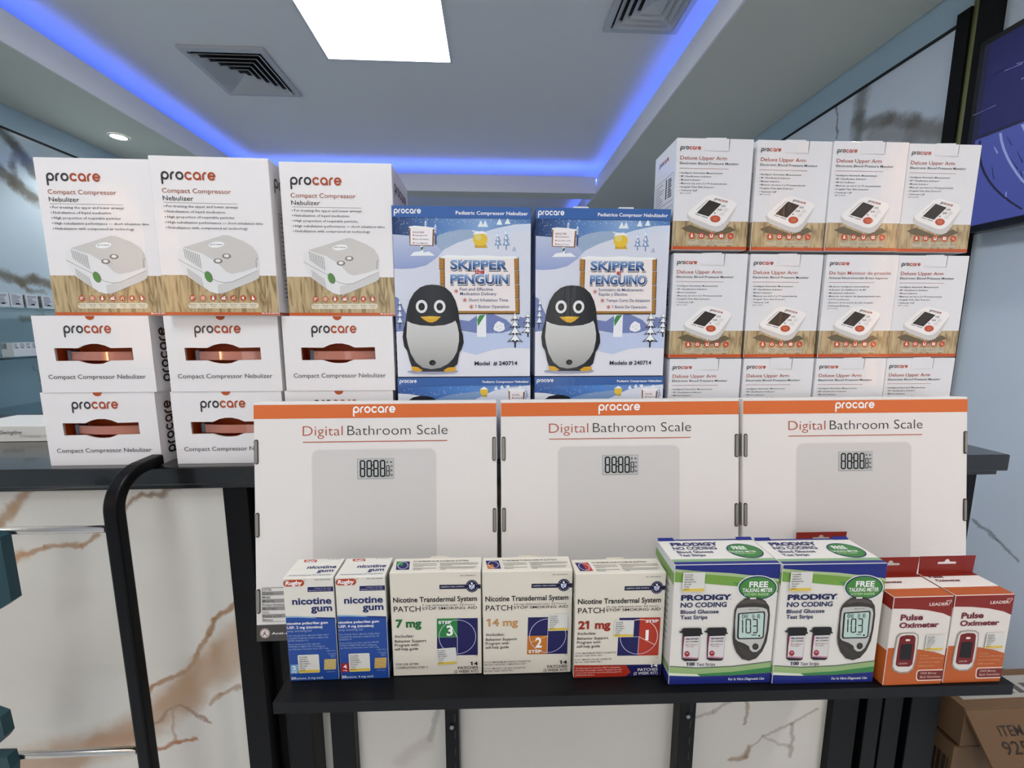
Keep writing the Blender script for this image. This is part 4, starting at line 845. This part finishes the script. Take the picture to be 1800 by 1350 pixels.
def art_gum(mg):
    w, h = .0588, .1362; a = Art(w, h, [(340, 298), (785, 296), (860, 1235), (426, 1228)], 's'); four = mg == 4
    navy = '#1f2d6e'
    a.poly([(340, 642), (500, 650), (640, 662), (860, 668), (900, 1240), (400, 1240)], '#2450a4', 1)
    a.poly([(340, 636), (480, 640), (640, 655), (640, 664), (480, 652), (340, 650)], '#9cc4de', 2); a.poly([(600, 652), (860, 664), (870, 680), (700, 672)], '#1b3580', 2)
    a.rr(350, 312, 532, 370, 28, '#c4491d', 2); a.text('Rugby', 368, 512, 356, 36, '#ffffff', .035, 3, shear=.18, res=3); a.ell(540, 318, 6, 6, '#c4491d', 2, 10); a.ell(540, 318, 4, 4, '#dcd9cf', 3, 10)
    a.text('NDC 0536-%s' % ('3405-88' if four else '3404-88'), 625, 763, 320, 11, '#45454a', .008, 3)
    a.rect(563, 380, 792, 424, '#1c1a5e', 2); a.text('compare to the active', 622, 772, 396, 9, '#c9cbe0', .01, 3); a.text('ingredient in Nicorette Gum', 574, 772, 414, 9, '#c9cbe0', .01, 3)
    a.text('nicotine', 432, 778, 534, 62, navy, .028, 3, res=4); a.text('gum', 598, 786, 600, 62, navy, .028, 3, res=4)
    Wt, Lt = '#eef1f8', '#a9bfe6'
    a.text('nicotine polacrilex gum', 388, 748, 714, 24, Wt, .02, 3, res=2); a.text('USP, %d mg (nicotine)' % mg, 390, 702, 752, 24, Wt, .02, 3, res=2); a.text('stop smoking aid', 393, 604, 781, 20, Lt, .003, 3, res=2)
    L2 = (('FOR THOSE WHO SMOKE THEIR FIRST', 396, 760), ('CIGARETTE WITHIN 30 MINUTES OF' if four else 'CIGARETTE MORE THAN 30 MINUTES', 398, 754), ('WAKING UP' if four else 'AFTER WAKING UP', 400, 510 if four else 578))
    for (s, x0, x1), y in zip(L2, (822, 845, 867)): a.text(s, x0, x1, y, 14, Lt, .006, 3)
    L3 = (('If you smoke your first cigarette MORE', 405, 752), ('THAN 30 MINUTES after waking up,', 407, 740), ('use Nicotine Polacrilex Gum USP, 2 mg', 410, 756)) if four else (('If you smoke your first cigarette', 405, 684), ('WITHIN 30 MINUTES of waking up,', 407, 728), ('use Nicotine Polacrilex Gum USP, 4 mg', 410, 757))
    for (s, x0, x1), y in zip(L3, (899, 921, 943)): a.text(s, x0, x1, y, 14, Lt, .009, 3)
    for s, x0, y in (('sugar free', 738, 968), ('uncoated', 752, 994), ('original', 770, 1010), ('flavor', 782, 1026), ('actual size', 744, 1160)): a.text(s, x0, 822, y, 11, Lt, .008, 3)
    a.rect(722, 1042, 828, 1138, '#d8c27c' if not four else '#d9b264', 2)
    for k in range(26): a.ell(728+(k*37) % 94, 1048+(k*53) % 84, 5, 4, '#e3d096' if k % 2 else '#c9ad66', 3, 8)
    a.rect(426, 1078, 492, 1158, '#b5202c' if four else '#8fbbe0', 2); a.text(str(mg), 444, 476, 1124, 36, '#ffffff', .02, 3, res=3); a.text('mg', 442, 478, 1146, 12, '#ffffff', .02, 3)
    a.text('50', 435, 476, 1211, 22, '#ffffff', .03, 3, res=2); a.text('pieces, %d mg each' % mg, 482, 716, 1212, 20, '#d9e2f4', .006, 3, res=2)
    return w, h, a
def gum_top(w, d, mg):
    a = Art(w, d, [(455, 120), (905, 118), (785, 296), (340, 298)], 's')
    a.rr(512, 128, 636, 152, 11, '#c4491d', 2); a.text('Rugby', 528, 618, 147, 13, '#ffffff', .03, 3, shear=.2)
    a.text('nicotine', 545, 812, 216, 30, '#1f2d6e', .028, 3, res=3); a.text('gum', 640, 785, 250, 28, '#1f2d6e', .028, 3, res=3)
    a.text('nicotine polacrilex gum USP, %d mg (nicotine)' % mg, 392, 765, 280, 12, '#2c3a78', .006, 3); a.text('NDC 0536-3404-88', 735, 860, 132, 8, '#45454a', .004, 3)
    return a
def gum_side(d, h):
    s = Art(d, h, None, 's'); s.full(.45, 1, '#2b4c92', 1); s.full(.02, .43, '#c9c8c2', 1)
    for k in range(46): y = h-.006-k*.0027; s.line([(.003, y), (.038, y)], .0012, '#2d2f33' if k < 42 else '#8ea3cc', 2, uv=True)
    return s
GD = .0405
for mg, x, y, lab in ((2, -.2212, .4622, 'blue and white nicotine gum box marked 2 mg, at the left end of the shelf'), (4, -.1600, .4614, 'blue and white nicotine gum box marked 4 mg with a red square')):
    w, h, a = art_gum(mg); t = thing('nicotine_gum_box', lab, 'medicine box', (x, y, SZ+.0006), 0, 'nicotine gum boxes')
    link('carton', carton_mesh('carton', w, h, GD, ink('#d9d6cc', 's'), .0005, front=a, top=gum_top(w, GD, mg), right=gum_side(GD, h)), t)
    sx = a.M((500, 1155)); sticker('s', .0253, .0245, ('Procarehly', '07/07/26 1', '7481446579', 'NICOTINE G', '407-1002' if mg == 2 else '366-8019', '14G02' if mg == 2 else '10A10', '$19.87' if mg == 2 else '$21.30'), t, (sx[0]-w/2, -.0007, sx[1]))
def art_patch(step):
    w, h = .1098, .1385; a = Art(w, h, [(30, 237), (860, 232), (868, 1170), (68, 1182)], 's'); K = '#1b1c22'; nv = '#1c1b5c'
    col = {3: '#2f8a45', 2: '#cf7d28', 1: '#c13a22'}[step]; mg = {3: '7 mg', 2: '14 mg', 1: '21 mg'}[step]
    a.text('NDC 43598-%s-74' % {3: '446', 2: '447', 1: '448'}[step], 675, 812, 275, 11, K, .004, 3)
    a.rect(485, 352, 865, 391, '#12133c', 2); a.ell(781, 367, 57, 57, '#12133c', 3, 32); a.text('HABITROL TAKE CONTROL', 500, 712, 376, 11, '#d9dbe8', .01, 3)
    a.ell(779, 341, 9, 9, '#e9eaf2', 5, 12); a.poly([(752, 352), (806, 352), (800, 385), (779, 398), (758, 385)], '#c9cde2', 5); a.line([(768, 352), (790, 364), (768, 376), (788, 388)], 6, '#12133c', 6)
    for k in range(14):
        an = math.radians(200+k*140/13) if k < 7 else math.radians(20+(k-7)*140/6)
        an = math.radians(205+k*130/6) if k < 7 else math.radians(25+(k-7)*130/6); cx, cy = 781+46*math.cos(an), 367+46*math.sin(an); a.ell(cx, cy, 3.5, 3.5, '#c9cde2', 5, 6)
    a.text('Nicotine Transdermal System', 66, 826, 508, 48, K, .02, 3, res=4); a.text('PATCH', 72, 315, 594, 52, K, .004, 3, res=4)
    a.text('%s delivered over 24 hours' % mg, 328, 806, 546, 18, '#3a3b40', -.002, 3, res=2); a.text('STOP SMOKING AID', 328, 826, 579, 25, K, .006, 3, res=3)
    a.text(mg, 90 if step == 3 else 82, {3: 322, 2: 372, 1: 378}[step], 735, 72 if step != 2 else 66, shade(col, .85) if step != 2 else '#c9803a', .045 if step != 2 else .03, 3, res=4)
    if step == 2: a.text(mg, 85, 369, 733, 58, '#e0b27a', .0, 4, res=4)
    yb = {3: 830, 2: 826, 1: 790}[step]
    a.text('Includes:', 80, 248, yb, 28, K, .006, 3, shear=.2, res=3)
    for k, (s, x1) in enumerate((('Behavior Support', 365), ('Program with', 295), ('self-help guide', 293))): a.text(s, 80, x1, yb+44+k*36, 25, '#24252a', .01, 3, res=3)
    if step == 3:
        a.text('FOR USE AFTER', 90, 295, 1084, 20, '#3a3b40', .0, 3, res=2); a.text('COMPLETING STEP 2', 90, 378, 1115, 20, '#3a3b40', .0, 3, res=2)
    else:
        y0 = 1074 if step == 2 else 965
        for k, (s, x1) in enumerate((('IF YOU SMOKE MORE THAN 10 CIGARETTES', 500 if step == 2 else 440), ('PER DAY: USE AFTER COMPLETING STEP 1' if step == 2 else 'PER DAY: START WITH STEP 1', 460 if step == 2 else 320), ('IF YOU SMOKE 10 OR LESS CIGARETTES', 455 if step == 2 else 405), ('PER DAY: START WITH STEP 2', 345 if step == 2 else 320))):
            a.text(s, 72, x1, y0+k*23+(12 if k > 1 else 0), 15, '#3a3b40', .004, 3)
    # the step wheel
    x0, y0, x1, y1 = (462, 660, 832, 998) if step != 1 else (455, 640, 832, 985); mx, my = (x0+x1)/2, (y0+y1)/2
    a.rect(x0, y0, x1, y1, nv, 2)
    if step == 3: a.rect(x0, y0, mx, my, col, 3)
    elif step == 2: a.rect(x0, my, mx, y1, col, 3)
    else: a.rect(mx, y0, x1, y1, col, 3)
    R = (x1-x0)*.45; ring = [(mx+R*math.cos(t_*math.pi/24), my+R*.93*math.sin(t_*math.pi/24)) for t_ in range(49)]; lc = '#c9c6e6'
    a.line(ring, 4, lc, 4, round_=False); a.line([(mx, my), (mx, my+R*.93)], 4, lc, 4)
    if step == 3: a.line([(mx, my), (mx-R*.45, my-R*.8)], 4, '#d8efd0', 5); a.line([(mx, my), (x0+10, my)], 3, '#8fc79a', 5)
    elif step == 2: a.line([(mx, my), (mx-R*.9, my+R*.35)], 5, '#ffd98a', 5); a.line([(mx, my), (mx, y0+10)], 3, lc, 4)
    else: a.line([(mx, my), (mx+R*.85, my+R*.42)], 5, '#f3c9b8', 5); a.line([(mx, my), (x0+15, my)], 4, lc, 4); a.line(ring[34:]+ring[:5], 6, '#efc6b8', 6, round_=False)
    sx, sy = {3: (x0+14, y0+46), 2: (x0+14, y1-14), 1: (x1-135, y0+44)}[step]
    a.text('STEP', sx, sx+118, sy, 26, '#f2f2f4', .03, 5, res=3)
    nx, ny = {3: (x0+88, my-16), 2: (x0+75, y1-64), 1: (mx+60, my+28)}[step]
    a.text(str(step), nx, nx+(58 if step != 1 else 28), ny, 92, '#f6f3ee', .03, 6, res=4)
    a.text('TM', 806, 832, 1010, 9, K, .0, 3)
    wc = K
    if step == 1:
        a.rect(60, 1068, 870, 1190, nv, 2); a.poly([(60, 1064), (545, 1072), (590, 1135), (545, 1190), (60, 1190)], '#b5311f', 3); wc = '#f0f0f4'
        for k, s in enumerate(('The full treatment course for STEP 1 is 28 patches', '(4 weeks); this package contains 14 patches (2 week', 'course) only. Read the enclosed self-help guide for', 'additional information.')): a.text(s, 80, (490, 505, 505, 260)[k], 1098+k*21, 12, '#f0c9be', .01, 4)
    a.text('14', 762, 832, 1090, 32, wc, .035, 4, res=3); a.text('PATCHES', 652, 834, 1125, 25, wc, .01, 4, res=3); a.text('(2 WEEK KIT)', 618, 836, 1158, 25, wc, .006, 4, res=3)
    return w, h, a
def patch_top(w, d, step):
    a = Art(w, d, [(75, 112), (858, 108), (860, 232), (30, 237)], 's'); col = {3: '#2f8a45', 2: '#cf7d28', 1: '#c13a22'}[step]
    a.rect(88, 140, 208, 212, '#1c1b5c', 2)
    if step == 1: a.rect(150, 140, 208, 212, col, 3)
    elif step == 3: a.rect(88, 140, 148, 176, col, 3)
    else: a.rect(88, 176, 148, 212, col, 3)
    a.line([(148+46*math.cos(t_*math.pi/12), 176+30*math.sin(t_*math.pi/12)) for t_ in range(25)], 3, '#c9c6e6', 4, round_=False)
    K = '#2b2c30'; a.text('TO INCREASE YOUR SUCCESS IN QUITTING:', 238, 745, 148, 12, K, .02, 3)
    for x0, x1, y in ((240, 450, 163), (244, 452, 176), (248, 330, 187), (240, 452, 202), (244, 320, 212), (482, 830, 160), (486, 825, 171), (492, 590, 181), (480, 815, 193), (488, 800, 204), (496, 540, 214)):
        a.line([(x0, y), (x1, y)], 3.4, '#77777a', 3)
    return a
for step, x, y, dz, lab in ((3, -.0710, .4632, .0, 'cream nicotine patch box marked 7 mg with a green step 3 square'), (2, .0408, .4600, .0, 'cream nicotine patch box marked 14 mg with an orange step 2 square'), (1, .1525, .4500, .0, 'cream nicotine patch box marked 21 mg with red and blue foot band')):
    w, h, a = art_patch(step); d = .031; t = thing('nicotine_patch_box', lab, 'medicine box', (x, y, SZ+.0006), -.012, 'nicotine patch boxes')
    sd_ = Art(d, h, None, 's'); sd_.full(.3, 1, '#b9b3a4', 1)
    for k in range(30): sd_.line([(.004, h-.01-k*.004), (.02+(k*7 % 5)*.0015, h-.012-k*.004)], .0009, '#55524d', 2, uv=True)
    link('carton', carton_mesh('carton', w, h, d, ink('#d6d0c2', 's'), .0006, front=a, top=patch_top(w, d, step), right=sd_, left=sd_), t)
    m = MB(); m.prism([(-.012, d-.0004, h-.001), (-.009, d-.0004, h+.0022), (.011, d-.0004, h+.0022), (.014, d-.0004, h-.001)], (0, .0005, 0), ink('#d6d0c2', 's')); obj('tuck_flap', m, t)
    px, py, tl, cd_ = {3: (466, 1085, -.06, '510-4019'), 2: (1476-826, 785, .0, '512-1221'), 1: (410, 812, .02, '513-5637')}[step]
    q = a.M((px, py)); sticker('s', .0245, .0225, ('Procarehly', '07/07/26 1', '7481446579', 'NICOTINE T', cd_, '10Y03', '$40.33'), t, (q[0]-w/2, -.0007, q[1]), 0, tl)
# ------------------------------------------------------------------ glucose test strip boxes
def art_strip():
    w, h = .1255, .1562; a = Art(w, h, [(240, 290), (1092, 287), (1005, 1266), (165, 1270)], 's'); nv = '#232e86'; dk = '#20295e'
    a.poly([(200, 280), (1120, 280), (1100, 420), (900, 385), (700, 362), (480, 348), (200, 322)], nv, 2)
    a.poly([(200, 322), (480, 345), (700, 360), (1100, 410), (1100, 432), (700, 385), (480, 368), (200, 345)], '#b9cf9c', 3)
    a.poly([(200, 345), (300, 356), (480, 366), (700, 385), (1100, 432), (1080, 520), (740, 466), (480, 440), (200, 425)], '#7fae4c', 3)
    a.poly([(700, 430), (1100, 470), (1080, 520), (740, 466)], '#5b9a58', 4)
    a.text('PRODIGY', 280, 690, 573, 42, dk, .05, 4, res=3); a.text('NO CODING', 276, 650, 631, 39, dk, .028, 4, res=3); a.text('Blood Glucose', 275, 585, 683, 32, dk, .022, 4, res=3); a.text('Test Strips', 273, 492, 728, 32, dk, .022, 4, res=3); a.ell(683, 568, 4, 4, dk, 4, 8)
    # oval seal
    a.ell(902, 480, 162, 102, '#e6e8e0', 5, 36); a.ell(902, 480, 155, 96, '#22386e', 6, 36); a.ell(902, 480, 145, 87, '#4f9445', 7, 36)
    a.text('FREE', 832, 985, 472, 46, '#ffffff', .03, 8, res=3); a.text('TALKING METER', 778, 1022, 512, 32, '#ffffff', .018, 8, res=3); a.text('SYSTEM INSIDE', 792, 990, 541, 20, '#cfe3b8', .0, 8, res=2)
    # meter
    a.poly([(760, 590), (800, 562), (860, 552), (920, 560), (965, 585), (995, 630), (1002, 700), (992, 820), (975, 920), (940, 1000), (890, 1058), (830, 1078), (770, 1060), (725, 1005), (702, 940), (695, 880), (705, 760), (712, 660), (730, 620)], '#413d38', 9)
    a.poly([(775, 582), (860, 562), (945, 582), (975, 615), (860, 596), (750, 612)], '#5c5650', 10); a.rr(838, 556, 888, 567, 4, '#e4e4e0', 11)
    a.poly([(735, 640), (800, 634), (880, 633), (940, 638), (975, 652), (985, 690), (972, 830), (950, 920), (925, 975), (895, 1002), (862, 1004), (838, 985), (830, 955), (790, 930), (735, 910), (718, 890), (716, 760), (724, 670)], '#b9bab6', 10)
    a.poly([(742, 680), (955, 668), (962, 690), (950, 880), (930, 895), (742, 895), (730, 880), (738, 700)], '#23242a', 11); a.poly([(752, 688), (945, 678), (950, 696), (940, 872), (925, 884), (750, 884), (744, 872)], '#b4ccc4', 12)
    a.text('AutoCode', 825, 912, 655, 11, '#43423f', .01, 11)
    for x, d_ in ((782, '1'), (798, '0'), (812, '4'), (826, '3'), (880, '8'), (908, '1'), (924, '8')): a.seg7(x-24, 690, 17, 34, d_, '#2b2a28', 3.5, 13)
    for x, y_ in ((793, 700), (793, 714), (884, 708)): a.ell(x, y_, 2.5, 2.5, '#2b2a28', 13, 6)
    for x, d_ in ((735, '1'), (800, '0'), (855, '3')): a.seg7(x, 728, 45, 118, d_, '#3a302c', 9, 13)
    a.text('mg/dL', 848, 892, 865, 13, '#3a302c', .02, 13); a.ell(912, 868, 9, 8, '#3a302c', 13, 8)
    a.ell(882, 958, 26, 27, '#35312d', 11); a.ell(880, 955, 16, 16, '#4d4842', 12)
    for k in range(4): a.line([(735+k*12, 950+k*18), (790, 985+k*14), (850-k*4, 1020+k*8)], 3, '#57514b', 10)
    # two vials
    for x in (0, 204):
        a.poly([(283+x, 805), (300+x, 797), (425+x, 797), (443+x, 805), (445+x, 845), (430+x, 856), (300+x, 856), (284+x, 845)], '#1d1c1e', 9); a.poly([(258+x, 826), (284+x, 818), (284+x, 834), (270+x, 838)], '#343335', 9); a.rr(436+x, 838, 452+x, 852, 3, '#343335', 9)
        a.poly([(288+x, 855), (434+x, 855), (428+x, 905), (414+x, 1062), (395+x, 1072), (300+x, 1070), (278+x, 1055), (284+x, 900)], '#211d20', 8)
        a.poly([(296+x, 866), (430+x, 864), (426+x, 905), (412+x, 1045), (282+x, 1035), (290+x, 900)], '#cfcccb', 10); a.poly([(290+x, 868), (304+x, 866), (290+x, 960), (288+x, 1030), (282+x, 1035), (288+x, 900)], '#a23a5e', 11); a.poly([(282+x, 1032), (412+x, 1042), (410+x, 1054), (282+x, 1044)], '#c98aa4', 11)
        a.text('PRODIGY', 312+x, 420+x, 892, 14, '#2c2c48', .04, 12, res=1); a.text('NO CODING', 312+x, 414+x, 913, 12, '#2c2c30', .02, 12, res=1); a.text('Blood Glucose', 310+x, 408+x, 937, 10, '#a3405a', .01, 12, res=1); a.text('Test Strips', 310+x, 380+x, 952, 10, '#a3405a', .01, 12, res=1)
        a.ell(320+x, 1008, 22, 23, '#a92a3c', 12); a.text('50', 311+x, 330+x, 1008, 11, '#ecd3d6', .02, 13, res=1)
    a.text('100', 314, 384, 1112, 27, '#2a2e52', .04, 4, res=3); a.text('Test Strips', 398, 552, 1116, 26, '#3a3e60', .006, 4, res=3)
    a.poly([(150, 1112), (400, 1128), (700, 1120), (1050, 1085), (1050, 1093), (700, 1130), (400, 1138), (150, 1120)], '#6d7d6a', 3)
    a.poly([(150, 1120), (400, 1138), (700, 1130), (1050, 1095), (1050, 1140), (700, 1172), (400, 1184), (150, 1170)], '#a5c486', 3)
    a.poly([(150, 1168), (400, 1184), (700, 1170), (1050, 1135), (1050, 1180), (700, 1198), (400, 1202), (150, 1190)], '#3f8f52', 4); a.poly([(150, 1168), (400, 1184), (430, 1202), (150, 1195)], '#d5dcc6', 5)
    a.poly([(150, 1192), (400, 1204), (700, 1200), (1060, 1182), (1060, 1275), (150, 1275)], nv, 5)
    a.text('For In Vitro Diagnostic Use', 657, 955, 1240, 21, '#dfe2f0', .018, 6, shear=.15, res=2)
    return w, h, a
def strip_top(w, d):
    a = Art(w, d, [(10, 92), (760, 88), (1092, 285), (240, 288)], 's'); dk = '#27306a'
    a.full(.0, .06, '#232e86', 2); a.full(.90, 1, '#232e86', 2); a.full(.80, .90, '#8fb58a', 1)
    a.text('PRODIGY', 150, 530, 142, 24, dk, .05, 4, res=3); a.text('NO CODING', 180, 530, 172, 22, dk, .025, 4, res=3); a.text('Blood Glucose', 222, 512, 198, 18, dk, .02, 4, res=2); a.text('Test Strips', 250, 462, 224, 18, dk, .02, 4, res=2)
    u, v = a.M((752, 183)); 
    for rx, ry, m, l in ((.0215, .0165, '#22386e', 4), (.0200, .0150, '#3f8a44', 5)): a.poly([(u+rx*p[0], v+ry*p[1]) for p in circ(1, 32)], m, l, uv=True)
    a.text('FREE', 660, 770, 176, 26, '#e8efe4', .03, 7, res=2); a.text('TALKING METER', 640, 860, 200, 14, '#e8efe4', .01, 7, res=1); a.text('SYSTEM INSIDE', 690, 850, 213, 9, '#cfe3b8', .0, 7, res=1)
    return a
def strip_side(d, h):
    s = Art(d, h, None, 's'); s.h = np.eye(3)
    s.poly([(0, h-.012), (d, h-.022), (d, h), (0, h)], '#232e86', 3, uv=True) if False else None
    s.raw([(.0004, h-.020), (d-.0004, h-.026), (d-.0004, h-.010), (.0004, h-.008)], [[0, 1, 2, 3]], '#8fb56a', 2); s.raw([(.0004, h-.009), (d-.0004, h-.011), (d-.0004, h-.001), (.0004, h-.001)], [[0, 1, 2, 3]], '#c9cdd0', 3)
    s.raw([(.0004, .0004), (d-.0004, .0004), (d-.0004, .012), (.0004, .012)], [[0, 1, 2, 3]], '#232e86', 2); s.raw([(.0004, .016), (d-.0004, .014), (d-.0004, .024), (.0004, .024)], [[0, 1, 2, 3]], '#9fbf86', 2)
    for k in range(9): s.line([(.01, h-.035-k*.009), (.045, h-.033-k*.009)], .0012, '#4a4f66', 2, uv=True)
    return s
w, h, a = art_strip(); PDp = .0575
STM = carton_mesh('carton', w, h, PDp, ink('#d9d6d0', 's'), .0006, front=a, top=strip_top(w, PDp), left=strip_side(PDp, h), right=strip_side(PDp, h))
m = MB()
for q in (-1, 1): m.prism([(q*w/2*.98, PDp-.004, h+.0002), (q*(w/2*.98-.02), PDp-.004, h+.0002), (q*(w/2*.98-.02), PDp, h+.0018), (q*w/2*.98, PDp, h+.0018)], (0, 0, .0008), ink('#232e86', 's'))
STF = m.mesh('tuck_flap')
for x, y, k, lab in ((.2738, .4345, 0, 'blue and green glucose test strip box beside the 21 mg patch box'), (.4002, .4295, 1, 'blue and green glucose test strip box beside the red oximeter boxes')):
    t = thing('test_strip_box', lab, 'medicine box', (x, y, SZ+.0006), -.02, 'glucose test strip boxes'); link('carton', STM, t); link('tuck_flap', STF, t)
    q = a.M((287, 500)); sticker('s', .0262, .0245, ('Procarehly', '07/20/26 1' if k == 0 else '07/22/26 1', '7483284903' if k == 0 else '7483666913', 'PRODIGY NO', '552-6967', '10Q99' if k == 0 else '10Z99', '$19.99' if k == 0 else '$20.00'), t, (q[0]-w/2, -.0018, q[1]))
# ------------------------------------------------------------------ pulse oximeter boxes
def art_ox():
    w, h = .0735, .1162; a = Art(w, h, [(345, 572), (888, 553), (808, 1280), (322, 1280)], 's'); RD, O_ = '#93271c', '#cc6428'; MR = '#7c2230'
    a.poly([(320, 550), (900, 540), (880, 735), (790, 705), (650, 680), (500, 668), (320, 668)], RD, 2)
    a.poly([(320, 992), (400, 992), (600, 1005), (740, 1030), (860, 1056), (830, 1290), (310, 1290)], O_, 2)
    a.text('LEADER', 660, 832, 640, 26, '#f0dad3', .02, 4, res=3); a.line([(835, 630), (850, 608), (862, 600), (858, 588), (845, 590), (838, 600), (828, 590), (815, 596), (822, 606)], 5, '#f0dad3', 4)
    a.text('Pulse', 415, 610, 766, 50, MR, .03, 4, res=4); a.text('Oximeter', 410, 756, 828, 44, MR, .03, 4, res=4)
    a.poly([(395, 900), (420, 872), (480, 864), (550, 866), (582, 885), (588, 930), (575, 1090), (560, 1160), (520, 1188), (450, 1188), (400, 1170), (378, 1140), (378, 1080)], '#a8a39c', 5)
    a.poly([(405, 905), (428, 880), (482, 872), (545, 874), (572, 890), (578, 930), (565, 1088), (550, 1150), (515, 1176), (450, 1177), (408, 1160), (388, 1132), (388, 1080)], '#d5d0c9', 6)
    a.poly([(432, 895), (480, 885), (540, 888), (558, 905), (558, 1000), (548, 1120), (525, 1137), (430, 1135), (408, 1120), (412, 1000), (422, 905)], '#7d1a1c', 7)
    a.poly([(438, 960), (535, 958), (530, 1085), (432, 1080)], '#1c1213', 8); a.rr(472, 918, 510, 934, 6, '#eadfd6', 8); a.text('LEADER', 432, 505, 1118, 13, '#d9b0a6', .02, 8, res=1)
    for s, x0, x1, y in (('Portable', 612, 685, 1060), ('Spot Check Monitoring', 608, 812, 1082), ('SpO2 Blood Oxygen', 604, 790, 1112), ('BPM Heart Rate', 602, 745, 1142)): a.text(s, x0, x1, y, 12, '#e8b78e', .004, 4, res=1)
    a.rr(590, 1165, 870, 1252, 24, '#e8cdbb', 4); a.rr(599, 1174, 870, 1243, 19, '#7f1f20', 5); a.text('100% Money', 622, 762, 1200, 17, '#e3bfb0', .015, 6, res=2); a.text('Back Guarantee', 622, 795, 1228, 17, '#e3bfb0', .015, 6, res=2)
    return w, h, a
def ox_top(w, d):
    a = Art(w, d, [(610, 398), (1035, 385), (1355, 528), (890, 550)], 's')
    a.full(0, .16, '#8a2219', 2); a.full(.66, 1, '#c25e28', 2); a.text('Pulse', 705, 822, 430, 17, '#6c2730', .02, 4, res=3); a.text('Oximeter', 760, 965, 455, 17, '#6c2730', .02, 4, res=3)
    a.text('Portable spot check', 850, 1030, 498, 8, '#e8b78e', .0, 4, res=1)
    return a
w, h, a = art_ox(); OD = .0445
osd = Art(OD, h, None, 's'); osd.full(0, .14, '#93271c', 2); osd.full(.60, 1, '#cc6428', 1); osd.full(.14, .6, '#cfc8c0', 1)
for k in range(7): osd.line([(.008, h-.03-k*.006), (.03, h-.03-k*.006)], .001, '#5c4a48', 2, uv=True)
OXM = carton_mesh('carton', w, h, OD, ink('#dcd5ce', 's'), .0005, front=a, top=ox_top(w, OD), left=osd, right=osd)
m = MB(); H = .0235; out = [(-w/2+.0005, 0), (w/2-.0005, 0), (w/2+.0005, H), (-w/2-.0005, H)]
hole = [(-.0125, .0125), (-.0125, .0155), (-.004, .0158), (-.002, .0192), (.002, .0192), (.004, .0158), (.0125, .0155), (.0125, .0125)]
RC = ink('#8e241b', 's'); tri = tessellate_polygon([[Vector((p[0], p[1], 0)) for p in out], [Vector((p[0], p[1], 0)) for p in hole]])
for y in (0, .0006): m.add([(p[0], y, p[1]) for p in out+hole], [list(q) for q in tri], RC)
n = len(hole); m.add([(p[0], y, p[1]) for y in (0, .0006) for p in hole], [[i, (i+1) % n, (i+1) % n+n, i+n] for i in range(n)], RC); m.add([(p[0], y, p[1]) for y in (0, .0006) for p in out], [[i, (i+1) % 4, (i+1) % 4+4, i+4] for i in range(4)], RC)
OXT = m.mesh('hang_tab')
for x, y, k, lab in ((.5070, .4218, 0, 'red and orange pulse oximeter box between the test strips and the end box'), (.5830, .4216, 1, 'red and orange pulse oximeter box at the right end of the shelf'), (.4705, .4895, 2, 'pulse oximeter box behind the front ones, only its red hang tab showing')):
    t = thing('pulse_oximeter_box', lab, 'medicine box', (x, y, SZ+.0006), -.01, 'pulse oximeter boxes'); link('carton', OXM, t); link('hang_tab', OXT, t, (0, OD-.0008, h))
    if k < 2:
        q = a.M((640, 1012)); sticker('s', .0225, .0205, ('Procarehly', '07/22/26 1', '7483666913', 'LDR PULSE', '551-6799', '10PG1', '$79.99'), t, (q[0]-w/2, -.0013, q[1]))
